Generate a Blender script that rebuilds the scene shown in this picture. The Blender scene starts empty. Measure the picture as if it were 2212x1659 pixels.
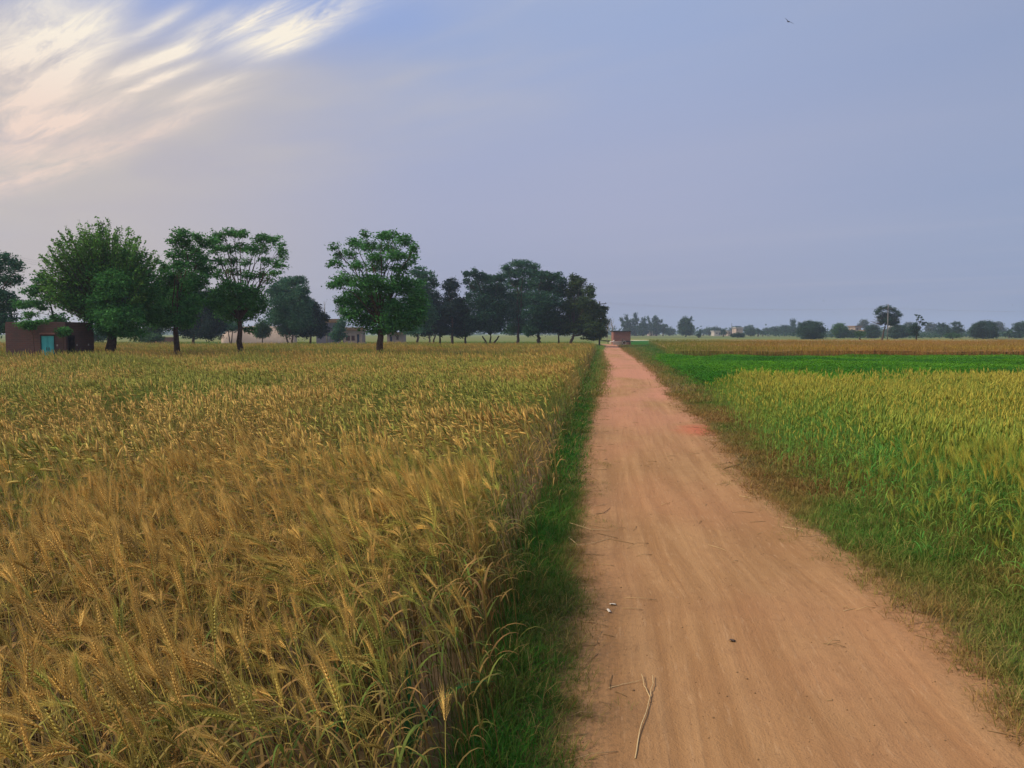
import bpy, bmesh, math, random
import numpy as np
from mathutils import Vector

rnd = random.Random(7)
rng = np.random.default_rng(11)
S = bpy.context.scene
COL = S.collection
R = math.radians

# ------------------------------------------------------------------ camera, light, exposure
CAM_H, FPX, HOR = 1.8, 1728.0, 719.0          # eye height; focal length and horizon in 2212-px picture units
PITCH = math.atan((829.5 - HOR) / FPX)
cam_d = bpy.data.cameras.new("camera")
cam_d.sensor_width = 36.0
cam_d.lens = FPX / 2212.0 * 36.0
cam_d.clip_start, cam_d.clip_end = 0.05, 6000
cam = bpy.data.objects.new("camera", cam_d)
COL.objects.link(cam)
cam.location = (0, 0, CAM_H)
cam.rotation_euler = (R(90) - PITCH, 0, 0)
S.camera = cam
S.view_settings.view_transform = 'Standard'
S.view_settings.look = 'None'
S.view_settings.gamma = 1.0
S.view_settings.exposure = 0.0
S.render.engine = 'CYCLES'
S.cycles.use_denoising = True
S.cycles.denoiser = 'OPENIMAGEDENOISE'
S.cycles.denoising_input_passes = 'RGB_ALBEDO_NORMAL'
S.cycles.max_bounces = 6
S.cycles.diffuse_bounces = 3
S.cycles.transmission_bounces = 3
S.cycles.volume_bounces = 1
S.cycles.transparent_max_bounces = 4

SUN_AZ, SUN_EL = R(-98), R(44)                # azimuth from +Y towards +X
sun_dir = Vector((math.sin(SUN_AZ) * math.cos(SUN_EL), math.cos(SUN_AZ) * math.cos(SUN_EL), math.sin(SUN_EL)))
sd = bpy.data.lights.new("sun", 'SUN')
sd.energy, sd.angle, sd.color = 4.7, R(14), (1.0, 0.87, 0.68)
sun = bpy.data.objects.new("sun", sd)
COL.objects.link(sun)
sun.rotation_euler = sun_dir.to_track_quat('Z', 'Y').to_euler()
sun.location = (-40, 10, 60)


class NT:
    """small helper to write node trees"""
    def __init__(self, tree):
        self.t = tree
        self.n = tree.nodes
        self.l = tree.links

    def node(self, typ, **kw):
        x = self.n.new(typ)
        for k, v in kw.items():
            if k == 'inp':
                for i, val in v.items():
                    self.set(x.inputs[i], val)
            else:
                setattr(x, k, v)
        return x

    def set(self, sock, val):
        if isinstance(val, bpy.types.NodeSocket):
            self.l.new(val, sock)
        else:
            if isinstance(val, tuple) and len(val) == 3 and sock.type == 'RGBA':
                val = val + (1.0,)
            sock.default_value = val

    def math(self, op, a, b=0.0, c=None, clamp=False):
        x = self.node('ShaderNodeMath', operation=op, use_clamp=clamp)
        self.set(x.inputs[0], a)
        self.set(x.inputs[1], b)
        if c is not None:
            self.set(x.inputs[2], c)
        return x.outputs[0]

    def mix(self, f, a, b, blend='MIX'):
        x = self.node('ShaderNodeMix', data_type='RGBA', blend_type=blend)
        self.set(x.inputs[0], f)
        self.set(x.inputs[6], a)
        self.set(x.inputs[7], b)
        return x.outputs[2]

    def smooth(self, v, lo, hi):
        x = self.node('ShaderNodeMapRange', interpolation_type='SMOOTHSTEP')
        self.set(x.inputs[0], v)
        x.inputs[1].default_value, x.inputs[2].default_value = lo, hi
        return x.outputs[0]

    def noise(self, vec, scale, detail=4.0, rough=0.55, dist=0.0):
        x = self.node('ShaderNodeTexNoise')
        if vec is not None:
            self.set(x.inputs['Vector'], vec)
        x.inputs['Scale'].default_value = scale
        x.inputs['Detail'].default_value = detail
        x.inputs['Roughness'].default_value = rough
        x.inputs['Distortion'].default_value = dist
        return x.outputs['Fac']

    def comb(self, x, y, z=0.0):
        c = self.node('ShaderNodeCombineXYZ')
        self.set(c.inputs[0], x)
        self.set(c.inputs[1], y)
        self.set(c.inputs[2], z)
        return c.outputs[0]


# ------------------------------------------------------------------ sky: daylight texture seen through a thin veil, cirrus streaks
world = bpy.data.worlds.new("World")
S.world = world
world.use_nodes = True
w = NT(world.node_tree)
w.n.clear()
sky = w.node('ShaderNodeTexSky', sky_type='NISHITA', sun_disc=False, sun_elevation=SUN_EL,
             sun_rotation=SUN_AZ % (2 * math.pi), air_density=1.2, dust_density=3.0, ozone_density=2.0)
tc = w.node('ShaderNodeTexCoord')
sep = w.node('ShaderNodeSeparateXYZ')
w.l.new(tc.outputs['Generated'], sep.inputs[0])
dx, dy, dz = sep.outputs
zc = w.math('MAXIMUM', dz, 0.04)
px = w.math('DIVIDE', dx, zc)
py = w.math('DIVIDE', dy, zc)
# wind direction of the cirrus: parallel streaks that run to the far left of the view
az = R(-46)
along = w.math('ADD', w.math('MULTIPLY', px, math.sin(az)), w.math('MULTIPLY', py, math.cos(az)))
across = w.math('ADD', w.math('MULTIPLY', px, math.cos(az)), w.math('MULTIPLY', py, -math.sin(az)))
veil = w.mix(w.smooth(dz, 0.0, 0.16), (0.335, 0.368, 0.535), (0.405, 0.425, 0.60))
veil = w.mix(w.smooth(dz, 0.12, 0.42), veil, (0.340, 0.440, 0.70))
veil = w.mix(w.smooth(dx, -0.05, -0.50), veil, (0.560, 0.495, 0.500))
veil = w.mix(w.smooth(dx, 0.10, 0.65), veil, (0.300, 0.365, 0.560))
glow = w.node('ShaderNodeVectorMath', operation='DOT_PRODUCT')
w.l.new(tc.outputs['Generated'], glow.inputs[0])
glow.inputs[1].default_value = sun_dir
veil = w.mix(w.smooth(glow.outputs['Value'], 0.72, 1.0), veil, (1.05, 0.96, 0.80))
pale = w.noise(w.comb(w.math('MULTIPLY', along, 0.10), w.math('MULTIPLY', across, 0.35)), 1.0, 3.0)
veil = w.mix(w.math('MULTIPLY', w.smooth(pale, 0.40, 0.75), 0.22), veil, (0.50, 0.49, 0.60))
# sky out of view, brightened overhead and behind the viewer as added fill light
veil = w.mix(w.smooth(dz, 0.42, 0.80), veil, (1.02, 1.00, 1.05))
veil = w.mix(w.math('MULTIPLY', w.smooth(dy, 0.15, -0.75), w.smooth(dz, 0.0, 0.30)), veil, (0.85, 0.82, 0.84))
nish = w.mix(1.0, sky.outputs[0], (0.10, 0.10, 0.10), 'MULTIPLY')
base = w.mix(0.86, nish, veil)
# streaks
wob = w.noise(w.comb(w.math('MULTIPLY', along, 0.55), w.math('MULTIPLY', across, 0.55), 3.7), 1.0, 2.0)
acr2 = w.math('ADD', across, w.math('MULTIPLY', w.math('SUBTRACT', wob, 0.5), 0.16))
big = w.noise(w.comb(w.math('MULTIPLY', along, 0.60), w.math('MULTIPLY', acr2, 1.3), 1.3), 1.0, 3.0, 0.5)
st1 = w.noise(w.comb(w.math('MULTIPLY', along, 0.95), w.math('MULTIPLY', acr2, 4.2), 8.1), 1.0, 5.0, 0.60, 0.25)
cl = w.math('ADD', w.math('MULTIPLY', big, 0.55), w.math('MULTIPLY', st1, 0.62))
edge = w.smooth(w.math('ADD', acr2, w.math('MULTIPLY', w.math('SUBTRACT', wob, 0.5), 1.1)), 1.95, 1.25)              # clear to the right of the cloud band
edge2 = w.smooth(w.math('ADD', acr2, w.math('MULTIPLY', w.math('SUBTRACT', wob, 0.5), 1.6)), 3.3, 1.1)
mask = w.math('MULTIPLY', edge, w.smooth(dz, 0.10, 0.24))


def plane(u, v):
    xc, yc = (u - 1106.0) / FPX, -(v - 829.5) / FPX
    d = (xc, math.cos(PITCH) + yc * math.sin(PITCH), -math.sin(PITCH) + yc * math.cos(PITCH))
    x, y = d[0] / d[2], d[1] / d[2]
    return x * math.sin(az) + y * math.cos(az), x * math.cos(az) - y * math.sin(az)


wisps = None
for (u, v, la, wa, k) in ((650, 55, .26, .050, .75), (590, 60, .22, .035, .85), (520, 50, .20, .030, .55), (610, 105, .16, .030, .55), (370, 112, .14, .030, .75), (295, 150, .22, .035, .85), (345, 175, .24, .022, .70),
                          (465, 192, .26, .035, .62), (130, 270, .22, .030, .75), (60, 205, .35, .045, .55), (85, 110, .35, .040, .70), (35, 120, .40, .050, .55), (140, 165, .22, .028, .50), (180, 110, .26, .040, .45),
                          (40, 320, .45, .080, .55), (240, 230, .45, .080, .50), (560, 25, .2, .02, .6), (20, 60, .35, .05, .7), (100, 190, .40, .07, .6), (55, 260, .45, .06, .65), (170, 60, .25, .03, .5), (420, 60, .2, .03, .45),
                          (30, 390, .8, .12, .5), (200, 330, .7, .11, .4), (400, 260, .45, .05, .4), (330, 45, .16, .02, .5)):
    la0, ac0 = plane(u, v)
    a_ = w.math('DIVIDE', w.math('SUBTRACT', along, la0), la * 1.25)
    b_ = w.math('DIVIDE', w.math('SUBTRACT', acr2, ac0), wa * 1.5)
    e_ = w.math('ADD', w.math('MULTIPLY', a_, a_), w.math('MULTIPLY', b_, b_))
    g_ = w.math('MULTIPLY', w.math('EXPONENT', w.math('MULTIPLY', e_, -1.0)), k)
    wisps = g_ if wisps is None else w.math('ADD', wisps, g_)
st2 = w.noise(w.comb(w.math('MULTIPLY', along, 1.6), w.math('MULTIPLY', acr2, 9.0), 2.2), 1.0, 7.0, 0.68, 0.55)
fray = w.math('ADD', w.math('MULTIPLY', st1, 0.65), w.math('MULTIPLY', st2, 1.2))
wisps = w.math('MULTIPLY', wisps, w.math('SUBTRACT', w.math('MULTIPLY', fray, 3.2), 1.95), clamp=True)
cl = w.math('MULTIPLY', w.math('MULTIPLY', w.smooth(cl, 0.555, 0.80), mask), 0.8)
cl = w.math('MAXIMUM', cl, wisps)
under = w.math('MULTIPLY', edge2, w.smooth(dz, 0.0, 0.20))
blue = w.math('MULTIPLY', w.math('MULTIPLY', edge, w.smooth(dz, 0.25, 0.37)), 0.80)
base = w.mix(blue, base, (0.255, 0.375, 0.72))
thin = w.math('MULTIPLY', w.math('MULTIPLY', under, w.smooth(big, 0.32, 0.66)), w.math('SUBTRACT', 0.80, w.math('MULTIPLY', w.smooth(dz, 0.26, 0.40), 0.42)))
base = w.mix(thin, base, (0.60, 0.55, 0.50))
ccol = w.mix(w.smooth(dz, 0.20, 0.33), (0.88, 0.69, 0.59), (0.96, 0.88, 0.75))
base = w.mix(cl, base, ccol)
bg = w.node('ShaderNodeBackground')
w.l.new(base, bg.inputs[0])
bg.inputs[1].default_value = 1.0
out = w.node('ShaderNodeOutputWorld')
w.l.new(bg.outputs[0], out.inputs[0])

# ------------------------------------------------------------------ picture units -> world
cp, sp = math.cos(PITCH), math.sin(PITCH)


def ray(u, v):
    xc, yc = (u - 1106.0) / FPX, -(v - 829.5) / FPX
    return xc, cp + yc * sp, -sp + yc * cp


def P(u, v, Y):
    d = ray(u, v)
    k = Y / d[1]
    return np.array((d[0] * k, Y, CAM_H + d[2] * k))


def G(u, v, z=0.0):
    d = ray(u, v)
    k = (z - CAM_H) / d[2]
    return np.array((d[0] * k, d[1] * k, z))


def U(Y):                                     # metres per picture unit at distance Y
    return Y / FPX


# ------------------------------------------------------------------ object helpers
def tag(o, label=None, cat=None, group=None, kind=None):
    if label:
        o['label'] = label
    if cat:
        o['category'] = cat
    if group:
        o['group'] = group
    if kind:
        o['kind'] = kind
    return o


def empty(name, loc, label, cat, group=None):
    o = bpy.data.objects.new(name, None)
    COL.objects.link(o)
    o.location = loc
    o.empty_display_size = 0.2
    return tag(o, label, cat, group)


def link(name, me, mat, parent=None):
    o = bpy.data.objects.new(name, me)
    if mat is not None:
        me.materials.append(mat)
    COL.objects.link(o)
    if parent is not None:
        o.parent = parent
    return o


class Buf:
    """collects triangles with a colour per vertex, then becomes one mesh"""
    def __init__(self):
        self.v, self.f, self.c, self.n = [], [], [], 0

    def add(self, v, f, c):
        v = np.asarray(v, dtype=np.float32).reshape(-1, 3)
        f = np.asarray(f, dtype=np.int64).reshape(-1, 3)
        c = np.asarray(c, dtype=np.float32)
        if c.ndim == 1:
            c = np.broadcast_to(c[:3], (len(v), 3))
        self.v.append(v)
        self.f.append(f + self.n)
        self.c.append(c)
        self.n += len(v)

    def mesh(self, name, origin=(0, 0, 0), smooth=False):
        v = np.concatenate(self.v) - np.asarray(origin, dtype=np.float32)
        f = np.concatenate(self.f).astype(np.int32)
        c = np.concatenate(self.c)
        me = bpy.data.meshes.new(name)
        me.vertices.add(len(v))
        me.vertices.foreach_set('co', v.ravel().astype(np.float32))
        me.loops.add(len(f) * 3)
        me.loops.foreach_set('vertex_index', f.ravel())
        me.polygons.add(len(f))
        me.polygons.foreach_set('loop_start', np.arange(0, len(f) * 3, 3, dtype=np.int32))
        if smooth:
            me.polygons.foreach_set('use_smooth', np.ones(len(f), dtype=bool))
        me.update(calc_edges=True)
        a = me.attributes.new('tint', 'FLOAT_COLOR', 'POINT')
        c4 = np.ones((len(v), 4), dtype=np.float32)
        c4[:, :3] = c
        a.data.foreach_set('color', c4.ravel())
        return me


def norm(a):
    a = np.asarray(a, dtype=float)
    return a / (np.linalg.norm(a, axis=-1, keepdims=True) + 1e-12)


def tube(pts, rad, sides=6):
    pts = np.asarray(pts, dtype=float)
    n = len(pts)
    rad = np.broadcast_to(np.asarray(rad, dtype=float), (n,))
    t = norm(np.gradient(pts, axis=0))
    ref = np.array((0.31, 0.92, 0.1)) if abs(t[0][2]) > 0.6 else np.array((0.05, 0.1, 1.0))
    a = norm(np.cross(t, ref))
    b = np.cross(t, a)
    ang = np.linspace(0, 2 * np.pi, sides, endpoint=False)
    ring = a[:, None, :] * np.cos(ang)[None, :, None] + b[:, None, :] * np.sin(ang)[None, :, None]
    v = (pts[:, None, :] + ring * rad[:, None, None]).reshape(-1, 3)
    f = []
    for i in range(n - 1):
        for j in range(sides):
            k = (j + 1) % sides
            p, q, r_, s = i * sides + j, i * sides + k, (i + 1) * sides + k, (i + 1) * sides + j
            f += [(p, q, r_), (p, r_, s)]
    for j in range(1, sides - 1):
        f += [(0, j + 1, j), ((n - 1) * sides, (n - 1) * sides + j, (n - 1) * sides + j + 1)]
    return v, np.array(f)


def ribbon(pts, width, side):
    pts = np.asarray(pts, dtype=float)
    n = len(pts)
    width = np.broadcast_to(np.asarray(width, dtype=float), (n,))
    side = norm(np.broadcast_to(np.asarray(side, dtype=float), (n, 3)))
    v = np.concatenate([pts - side * width[:, None] / 2, pts + side * width[:, None] / 2])
    f = []
    for i in range(n - 1):
        f += [(i, n + i, n + i + 1), (i, n + i + 1, i + 1)]
    return v, np.array(f)


class VNoise:
    def __init__(self, seed, n=256):
        self.g = np.random.default_rng(seed).random((n, n))
        self.n = n

    def __call__(self, x, y):
        x, y = np.asarray(x, dtype=float), np.asarray(y, dtype=float)
        xi, yi = np.floor(x).astype(int), np.floor(y).astype(int)
        fx, fy = x - xi, y - yi
        fx, fy = fx * fx * (3 - 2 * fx), fy * fy * (3 - 2 * fy)
        n, g = self.n, self.g
        a, b = g[xi % n, yi % n], g[(xi + 1) % n, yi % n]
        c, d = g[xi % n, (yi + 1) % n], g[(xi + 1) % n, (yi + 1) % n]
        return (a * (1 - fx) + b * fx) * (1 - fy) + (c * (1 - fx) + d * fx) * fy


def fbm(vn, x, y, o=3):
    s, a, t = 0, 1.0, 0
    for k in range(o):
        s = s + a * vn(x * 2 ** k + 17.3 * k, y * 2 ** k + 5.1 * k)
        t += a
        a *= 0.5
    return s / t


# ------------------------------------------------------------------ materials
def new_mat(name):
    m = bpy.data.materials.new(name)
    m.use_nodes = True
    t = NT(m.node_tree)
    t.n.clear()
    o = t.node('ShaderNodeOutputMaterial')
    return m, t, o


def mat_plant(name, trans=0.3, rough=0.6, spec=0.25):
    m, t, o = new_mat(name)
    at = t.node('ShaderNodeAttribute', attribute_name='tint')
    p = t.node('ShaderNodeBsdfPrincipled')
    t.set(p.inputs['Base Color'], at.outputs['Color'])
    p.inputs['Roughness'].default_value = rough
    p.inputs['Specular IOR Level'].default_value = spec
    tr = t.node('ShaderNodeBsdfTranslucent')
    t.set(tr.inputs['Color'], at.outputs['Color'])
    mx = t.node('ShaderNodeMixShader')
    mx.inputs[0].default_value = trans
    t.l.new(p.outputs[0], mx.inputs[1])
    t.l.new(tr.outputs[0], mx.inputs[2])
    t.l.new(mx.outputs[0], o.inputs[0])
    return m


def mat_noise(name, c1, c2, scale=6.0, rough=0.85, bump=0.3, c3=None, metallic=0.0):
    m, t, o = new_mat(name)
    tcn = t.node('ShaderNodeTexCoord')
    n1 = t.noise(tcn.outputs['Object'], scale, 6.0, 0.6)
    n2 = t.noise(tcn.outputs['Object'], scale * 0.27, 3.0, 0.5)
    col = t.mix(t.smooth(n1, 0.35, 0.68), c1, c2)
    if c3:
        col = t.mix(t.smooth(n2, 0.45, 0.7), col, c3)
    p = t.node('ShaderNodeBsdfPrincipled')
    t.set(p.inputs['Base Color'], col)
    p.inputs['Roughness'].default_value = rough
    p.inputs['Metallic'].default_value = metallic
    p.inputs['Specular IOR Level'].default_value = 0.25
    if bump:
        b = t.node('ShaderNodeBump')
        b.inputs['Strength'].default_value = bump
        b.inputs['Distance'].default_value = 0.02
        t.set(b.inputs['Height'], n1)
        t.l.new(b.outputs[0], p.inputs['Normal'])
    t.l.new(p.outputs[0], o.inputs[0])
    return m


def mat_brick(name, c1, c2, mortar, dirt):
    m, t, o = new_mat(name)
    tcn = t.node('ShaderNodeTexCoord')
    sp_ = t.node('ShaderNodeSeparateXYZ')
    t.l.new(tcn.outputs['Object'], sp_.inputs[0])
    vec = t.comb(t.math('ADD', sp_.outputs[0], sp_.outputs[1]), sp_.outputs[2])
    b = t.node('ShaderNodeTexBrick')
    t.set(b.inputs['Vector'], vec)
    b.inputs['Scale'].default_value = 1.0
    b.inputs['Brick Width'].default_value = 0.235
    b.inputs['Row Height'].default_value = 0.085
    b.inputs['Mortar Size'].default_value = 0.010
    t.set(b.inputs['Color1'], c1)
    t.set(b.inputs['Color2'], c2)
    t.set(b.inputs['Mortar'], mortar)
    n = t.noise(tcn.outputs['Object'], 1.3, 5.0, 0.6)
    col = t.mix(t.math('MULTIPLY', t.smooth(n, 0.42, 0.75), 0.7), b.outputs['Color'], dirt)
    n2 = t.noise(tcn.outputs['Object'], 14.0, 3.0, 0.6)
    col = t.mix(t.math('MULTIPLY', n2, 0.35), col, mortar)
    p = t.node('ShaderNodeBsdfPrincipled')
    t.set(p.inputs['Base Color'], col)
    p.inputs['Roughness'].default_value = 0.9
    p.inputs['Specular IOR Level'].default_value = 0.15
    bp = t.node('ShaderNodeBump')
    bp.inputs['Strength'].default_value = 0.5
    bp.inputs['Distance'].default_value = 0.01
    t.set(bp.inputs['Height'], b.outputs['Fac'])
    bp.invert = True
    t.l.new(bp.outputs[0], p.inputs['Normal'])
    t.l.new(p.outputs[0], o.inputs[0])
    return m


M_WHEAT = mat_plant("wheat_straw", 0.30, 0.7, 0.15)
M_GRASS = mat_plant("grass_blade", 0.30, 0.7, 0.12)
M_LEAF = mat_plant("tree_leaf", 0.30, 0.7, 0.08)
M_BARK = mat_noise("bark", (0.040, 0.026, 0.018), (0.085, 0.055, 0.036), 9.0, 0.95, 0.8)
M_BARKPALE = mat_noise("pale_bark", (0.16, 0.13, 0.11), (0.28, 0.24, 0.20), 9.0, 0.95, 0.6)
M_BRICK_DARK = mat_brick("weathered_brick", (0.13, 0.052, 0.042), (0.085, 0.042, 0.038), (0.10, 0.080, 0.072), (0.06, 0.042, 0.038))
M_BRICK_RED = mat_brick("red_brick", (0.26, 0.090, 0.065), (0.19, 0.070, 0.055), (0.20, 0.14, 0.12), (0.15, 0.07, 0.055))
M_MUD = mat_noise("mud_plaster", (0.42, 0.325, 0.27), (0.35, 0.27, 0.22), 1.5, 0.95, 0.2, (0.31, 0.24, 0.20))
M_LILAC = mat_noise("lilac_plaster", (0.15, 0.135, 0.175), (0.11, 0.10, 0.13), 2.0, 0.9, 0.2)
M_PINKWASH = mat_noise("pink_wash", (0.33, 0.25, 0.215), (0.26, 0.19, 0.165), 2.0, 0.9, 0.2)
M_ROOFTAN = mat_noise("tan_roof_edge", (0.22, 0.135, 0.08), (0.15, 0.09, 0.055), 3.0, 0.9, 0.3)
M_PALEWALL = mat_noise("pale_wall", (0.44, 0.40, 0.36), (0.33, 0.29, 0.26), 1.5, 0.9, 0.2)
M_TURQ = mat_noise("turquoise_paint", (0.055, 0.40, 0.41), (0.075, 0.46, 0.45), 5.0, 0.5, 0.1, (0.06, 0.35, 0.35))
M_DARKWOOD = mat_noise("dark_wood", (0.020, 0.016, 0.015), (0.045, 0.034, 0.03), 6.0, 0.7, 0.3)
M_SHUTTER = mat_noise("maroon_shutter", (0.10, 0.035, 0.03), (0.07, 0.028, 0.025), 6.0, 0.6, 0.2)
M_BLUEDOOR = mat_noise("dark_blue_door", (0.03, 0.045, 0.09), (0.04, 0.06, 0.11), 6.0, 0.6, 0.2)
M_CONC = mat_noise("concrete", (0.36, 0.34, 0.32), (0.27, 0.26, 0.25), 4.0, 0.9, 0.2)
M_POLE = mat_noise("old_pole", (0.17, 0.16, 0.16), (0.12, 0.115, 0.115), 4.0, 0.9, 0.2)
M_STEEL = mat_noise("dull_steel", (0.10, 0.10, 0.11), (0.07, 0.07, 0.08), 5.0, 0.55, 0.1, metallic=0.6)
M_WIRE = mat_noise("weathered_wire", (0.36, 0.35, 0.38), (0.30, 0.29, 0.32), 2.0, 0.6, 0.0)
M_STRAW = mat_noise("dry_straw", (0.55, 0.40, 0.20), (0.42, 0.29, 0.14), 20.0, 0.8, 0.1)
M_TWIG = mat_noise("dark_twig", (0.05, 0.035, 0.028), (0.09, 0.06, 0.045), 20.0, 0.9, 0.2)
M_PAPER = mat_noise("scrap_paper", (0.66, 0.58, 0.46), (0.58, 0.49, 0.38), 12.0, 0.8, 0.1)
M_FEATHER = mat_noise("dark_feathers", (0.03, 0.03, 0.035), (0.05, 0.05, 0.055), 8.0, 0.8, 0.0)
M_FLEECE = mat_noise("pale_fleece", (0.62, 0.54, 0.45), (0.50, 0.42, 0.34), 8.0, 0.95, 0.2)


def mat_ground():
    m, t, o = new_mat("field_soil")
    tcn = t.node('ShaderNodeTexCoord')
    n1 = t.noise(tcn.outputs['Object'], 0.02, 4.0, 0.5)
    n2 = t.noise(tcn.outputs['Object'], 3.0, 6.0, 0.65)
    n3 = t.noise(tcn.outputs['Object'], 0.3, 4.0, 0.6)
    far = t.mix(t.smooth(n1, 0.4, 0.6), (0.10, 0.17, 0.035), (0.20, 0.20, 0.06))
    near = t.mix(t.smooth(n2, 0.3, 0.7), (0.085, 0.055, 0.03), (0.16, 0.105, 0.055))
    sp_ = t.node('ShaderNodeSeparateXYZ')
    t.l.new(tcn.outputs['Object'], sp_.inputs[0])
    f = t.smooth(sp_.outputs[1], 70.0, 110.0)
    col = t.mix(f, near, far)
    col = t.mix(t.math('MULTIPLY', n3, 0.4), col, (0.12, 0.10, 0.04))
    p = t.node('ShaderNodeBsdfPrincipled')
    t.set(p.inputs['Base Color'], col)
    p.inputs['Roughness'].default_value = 0.95
    p.inputs['Specular IOR Level'].default_value = 0.1
    b = t.node('ShaderNodeBump')
    b.inputs['Strength'].default_value = 0.6
    b.inputs['Distance'].default_value = 0.05
    t.set(b.inputs['Height'], n2)
    t.l.new(b.outputs[0], p.inputs['Normal'])
    t.l.new(p.outputs[0], o.inputs[0])
    return m


def mat_path():
    m, t, o = new_mat("dirt_path")
    at = t.node('ShaderNodeAttribute', attribute_name='st')
    sp_ = t.node('ShaderNodeSeparateXYZ')
    t.l.new(at.outputs['Vector'], sp_.inputs[0])
    s, tt, q = sp_.outputs                     # metres across, metres along, metres in from the edge
    streak = t.noise(t.comb(t.math('MULTIPLY', s, 7.0), t.math('MULTIPLY', tt, 0.35)), 1.0, 5.0, 0.62, 0.4)
    fine = t.noise(t.comb(t.math('MULTIPLY', s, 30.0), t.math('MULTIPLY', tt, 4.0)), 1.0, 4.0, 0.7)
    grit = t.noise(t.comb(s, tt), 90.0, 3.0, 0.7)
    blot = t.noise(t.comb(s, tt), 1.1, 5.0, 0.6)
    blot2 = t.noise(t.comb(s, t.math('MULTIPLY', tt, 0.6), 4.0), 0.45, 4.0, 0.55)
    col = t.mix(t.smooth(streak, 0.33, 0.68), (0.265, 0.140, 0.058), (0.350, 0.198, 0.088))
    col = t.mix(t.math('MULTIPLY', t.smooth(blot, 0.45, 0.72), 0.55), col, (0.240, 0.127, 0.054))
    col = t.mix(t.math('MULTIPLY', t.smooth(blot2, 0.46, 0.66), 0.5), col, (0.345, 0.165, 0.078))
    # brick dust spread on the far stretch
    red = t.math('MULTIPLY', t.smooth(tt, 9.0, 24.0), t.smooth(blot2, 0.30, 0.60))
    col = t.mix(t.math('MULTIPLY', red, 0.8), col, (0.42, 0.190, 0.120))
    # heap of brick dust trodden in on the right
    dd = t.node('ShaderNodeVectorMath', operation='DISTANCE')
    t.set(dd.inputs[0], t.comb(s, t.math('MULTIPLY', tt, 0.45)))
    dd.inputs[1].default_value = (2.02, 14.6 * 0.45, 0)
    pat = t.smooth(t.math('ADD', dd.outputs['Value'], t.math('MULTIPLY', blot, 0.7)), 0.95, 0.42)
    col = t.mix(t.math('MULTIPLY', pat, 0.7), col, (0.42, 0.10, 0.055))
    col = t.mix(t.math('MULTIPLY', t.smooth(grit, 0.56, 0.70), 0.55), col, (0.17, 0.095, 0.050))
    scuff = t.noise(t.comb(s, t.math('MULTIPLY', tt, 0.8)), 9.0, 5.0, 0.7, 0.6)
    col = t.mix(t.math('MULTIPLY', t.smooth(scuff, 0.50, 0.70), 0.35), col, (0.23, 0.120, 0.055))
    col = t.mix(t.math('MULTIPLY', t.smooth(fine, 0.55, 0.72), 0.35), col, (0.46, 0.29, 0.155))
    # crumbs of trodden plant matter near the edges
    ed = t.math('MULTIPLY', t.smooth(q, 0.42, 0.02), t.smooth(t.noise(t.comb(s, tt), 24.0, 6.0, 0.75), 0.46, 0.62))
    col = t.mix(t.math('MULTIPLY', ed, 0.55), col, (0.13, 0.080, 0.038))
    eq = t.math('ADD', q, t.math('MULTIPLY', t.math('SUBTRACT', t.noise(t.comb(s, tt), 3.2, 5.0, 0.65), 0.5), 0.55))
    col = t.mix(t.smooth(eq, 0.02, -0.16), col, (0.125, 0.092, 0.036))
    p = t.node('ShaderNodeBsdfPrincipled')
    t.set(p.inputs['Base Color'], col)
    p.inputs['Roughness'].default_value = 0.92
    p.inputs['Specular IOR Level'].default_value = 0.12
    h = t.math('ADD', t.math('MULTIPLY', streak, 0.6), t.math('ADD', t.math('MULTIPLY', scuff, 0.5), t.math('MULTIPLY', grit, 0.25)))
    b = t.node('ShaderNodeBump')
    b.inputs['Strength'].default_value = 0.8
    b.inputs['Distance'].default_value = 0.03
    t.set(b.inputs['Height'], h)
    t.l.new(b.outputs[0], p.inputs['Normal'])
    t.l.new(p.outputs[0], o.inputs[0])
    return m


# ------------------------------------------------------------------ lines of the place, read off the ground
def line(pts, near_x=None):
    g = np.array([G(u, v) for u, v in pts])
    g = g[np.argsort(g[:, 1])]
    return g


LE = line([(1250, 1659), (1262, 1500), (1268, 1400), (1280, 1300), (1258, 1200), (1262, 1100), (1268, 1000), (1277, 930),
           (1289, 880), (1299, 830), (1306, 805), (1309, 792), (1300, 774), (1300, 757), (1311, 746)])
RE = line([(2330, 1659), (2212, 1556), (2106, 1436), (1960, 1306), (1861, 1226), (1740, 1143), (1668, 1083), (1612, 1025), (1560, 973),
           (1537, 928), (1488, 890), (1455, 855), (1408, 803), (1370, 772), (1347, 757), (1336, 746)])
WE = line([(1015, 1640), (1060, 1450), (1108, 1250), (1150, 1100), (1190, 975), (1222, 890), (1262, 805), (1276, 775), (1288, 757)])
GE = line([(2330, 1360), (2212, 1285), (1947, 1164), (1756, 1032), (1687, 980), (1600, 911), (1545, 850), (1523, 817), (1488, 800)])


def xl(y):
    return np.interp(y, LE[:, 1], LE[:, 0])


def xr(y):
    y = np.asarray(y, dtype=float)
    r_ = np.interp(y, RE[:, 1], RE[:, 0])
    return r_


def xw(y):                                     # edge of the golden wheat
    y = np.asarray(y, dtype=float)
    k = (WE[1, 0] - WE[0, 0]) / (WE[1, 1] - WE[0, 1])
    e = np.where(y < WE[0, 1], WE[0, 0] + (y - WE[0, 1]) * k * 0.5, np.interp(y, WE[:, 1], WE[:, 0]))
    return np.minimum(e + np.interp(y, [2, 4, 6, 9, 40], [.05, .09, .12, .22, .22]), np.maximum(e, xl(y) - .22))


def xg(y):                                     # edge of the green wheat
    y = np.asarray(y, dtype=float)
    return np.where(y < GE[0, 1], GE[0, 0], np.interp(y, GE[:, 1], GE[:, 0]))


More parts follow.
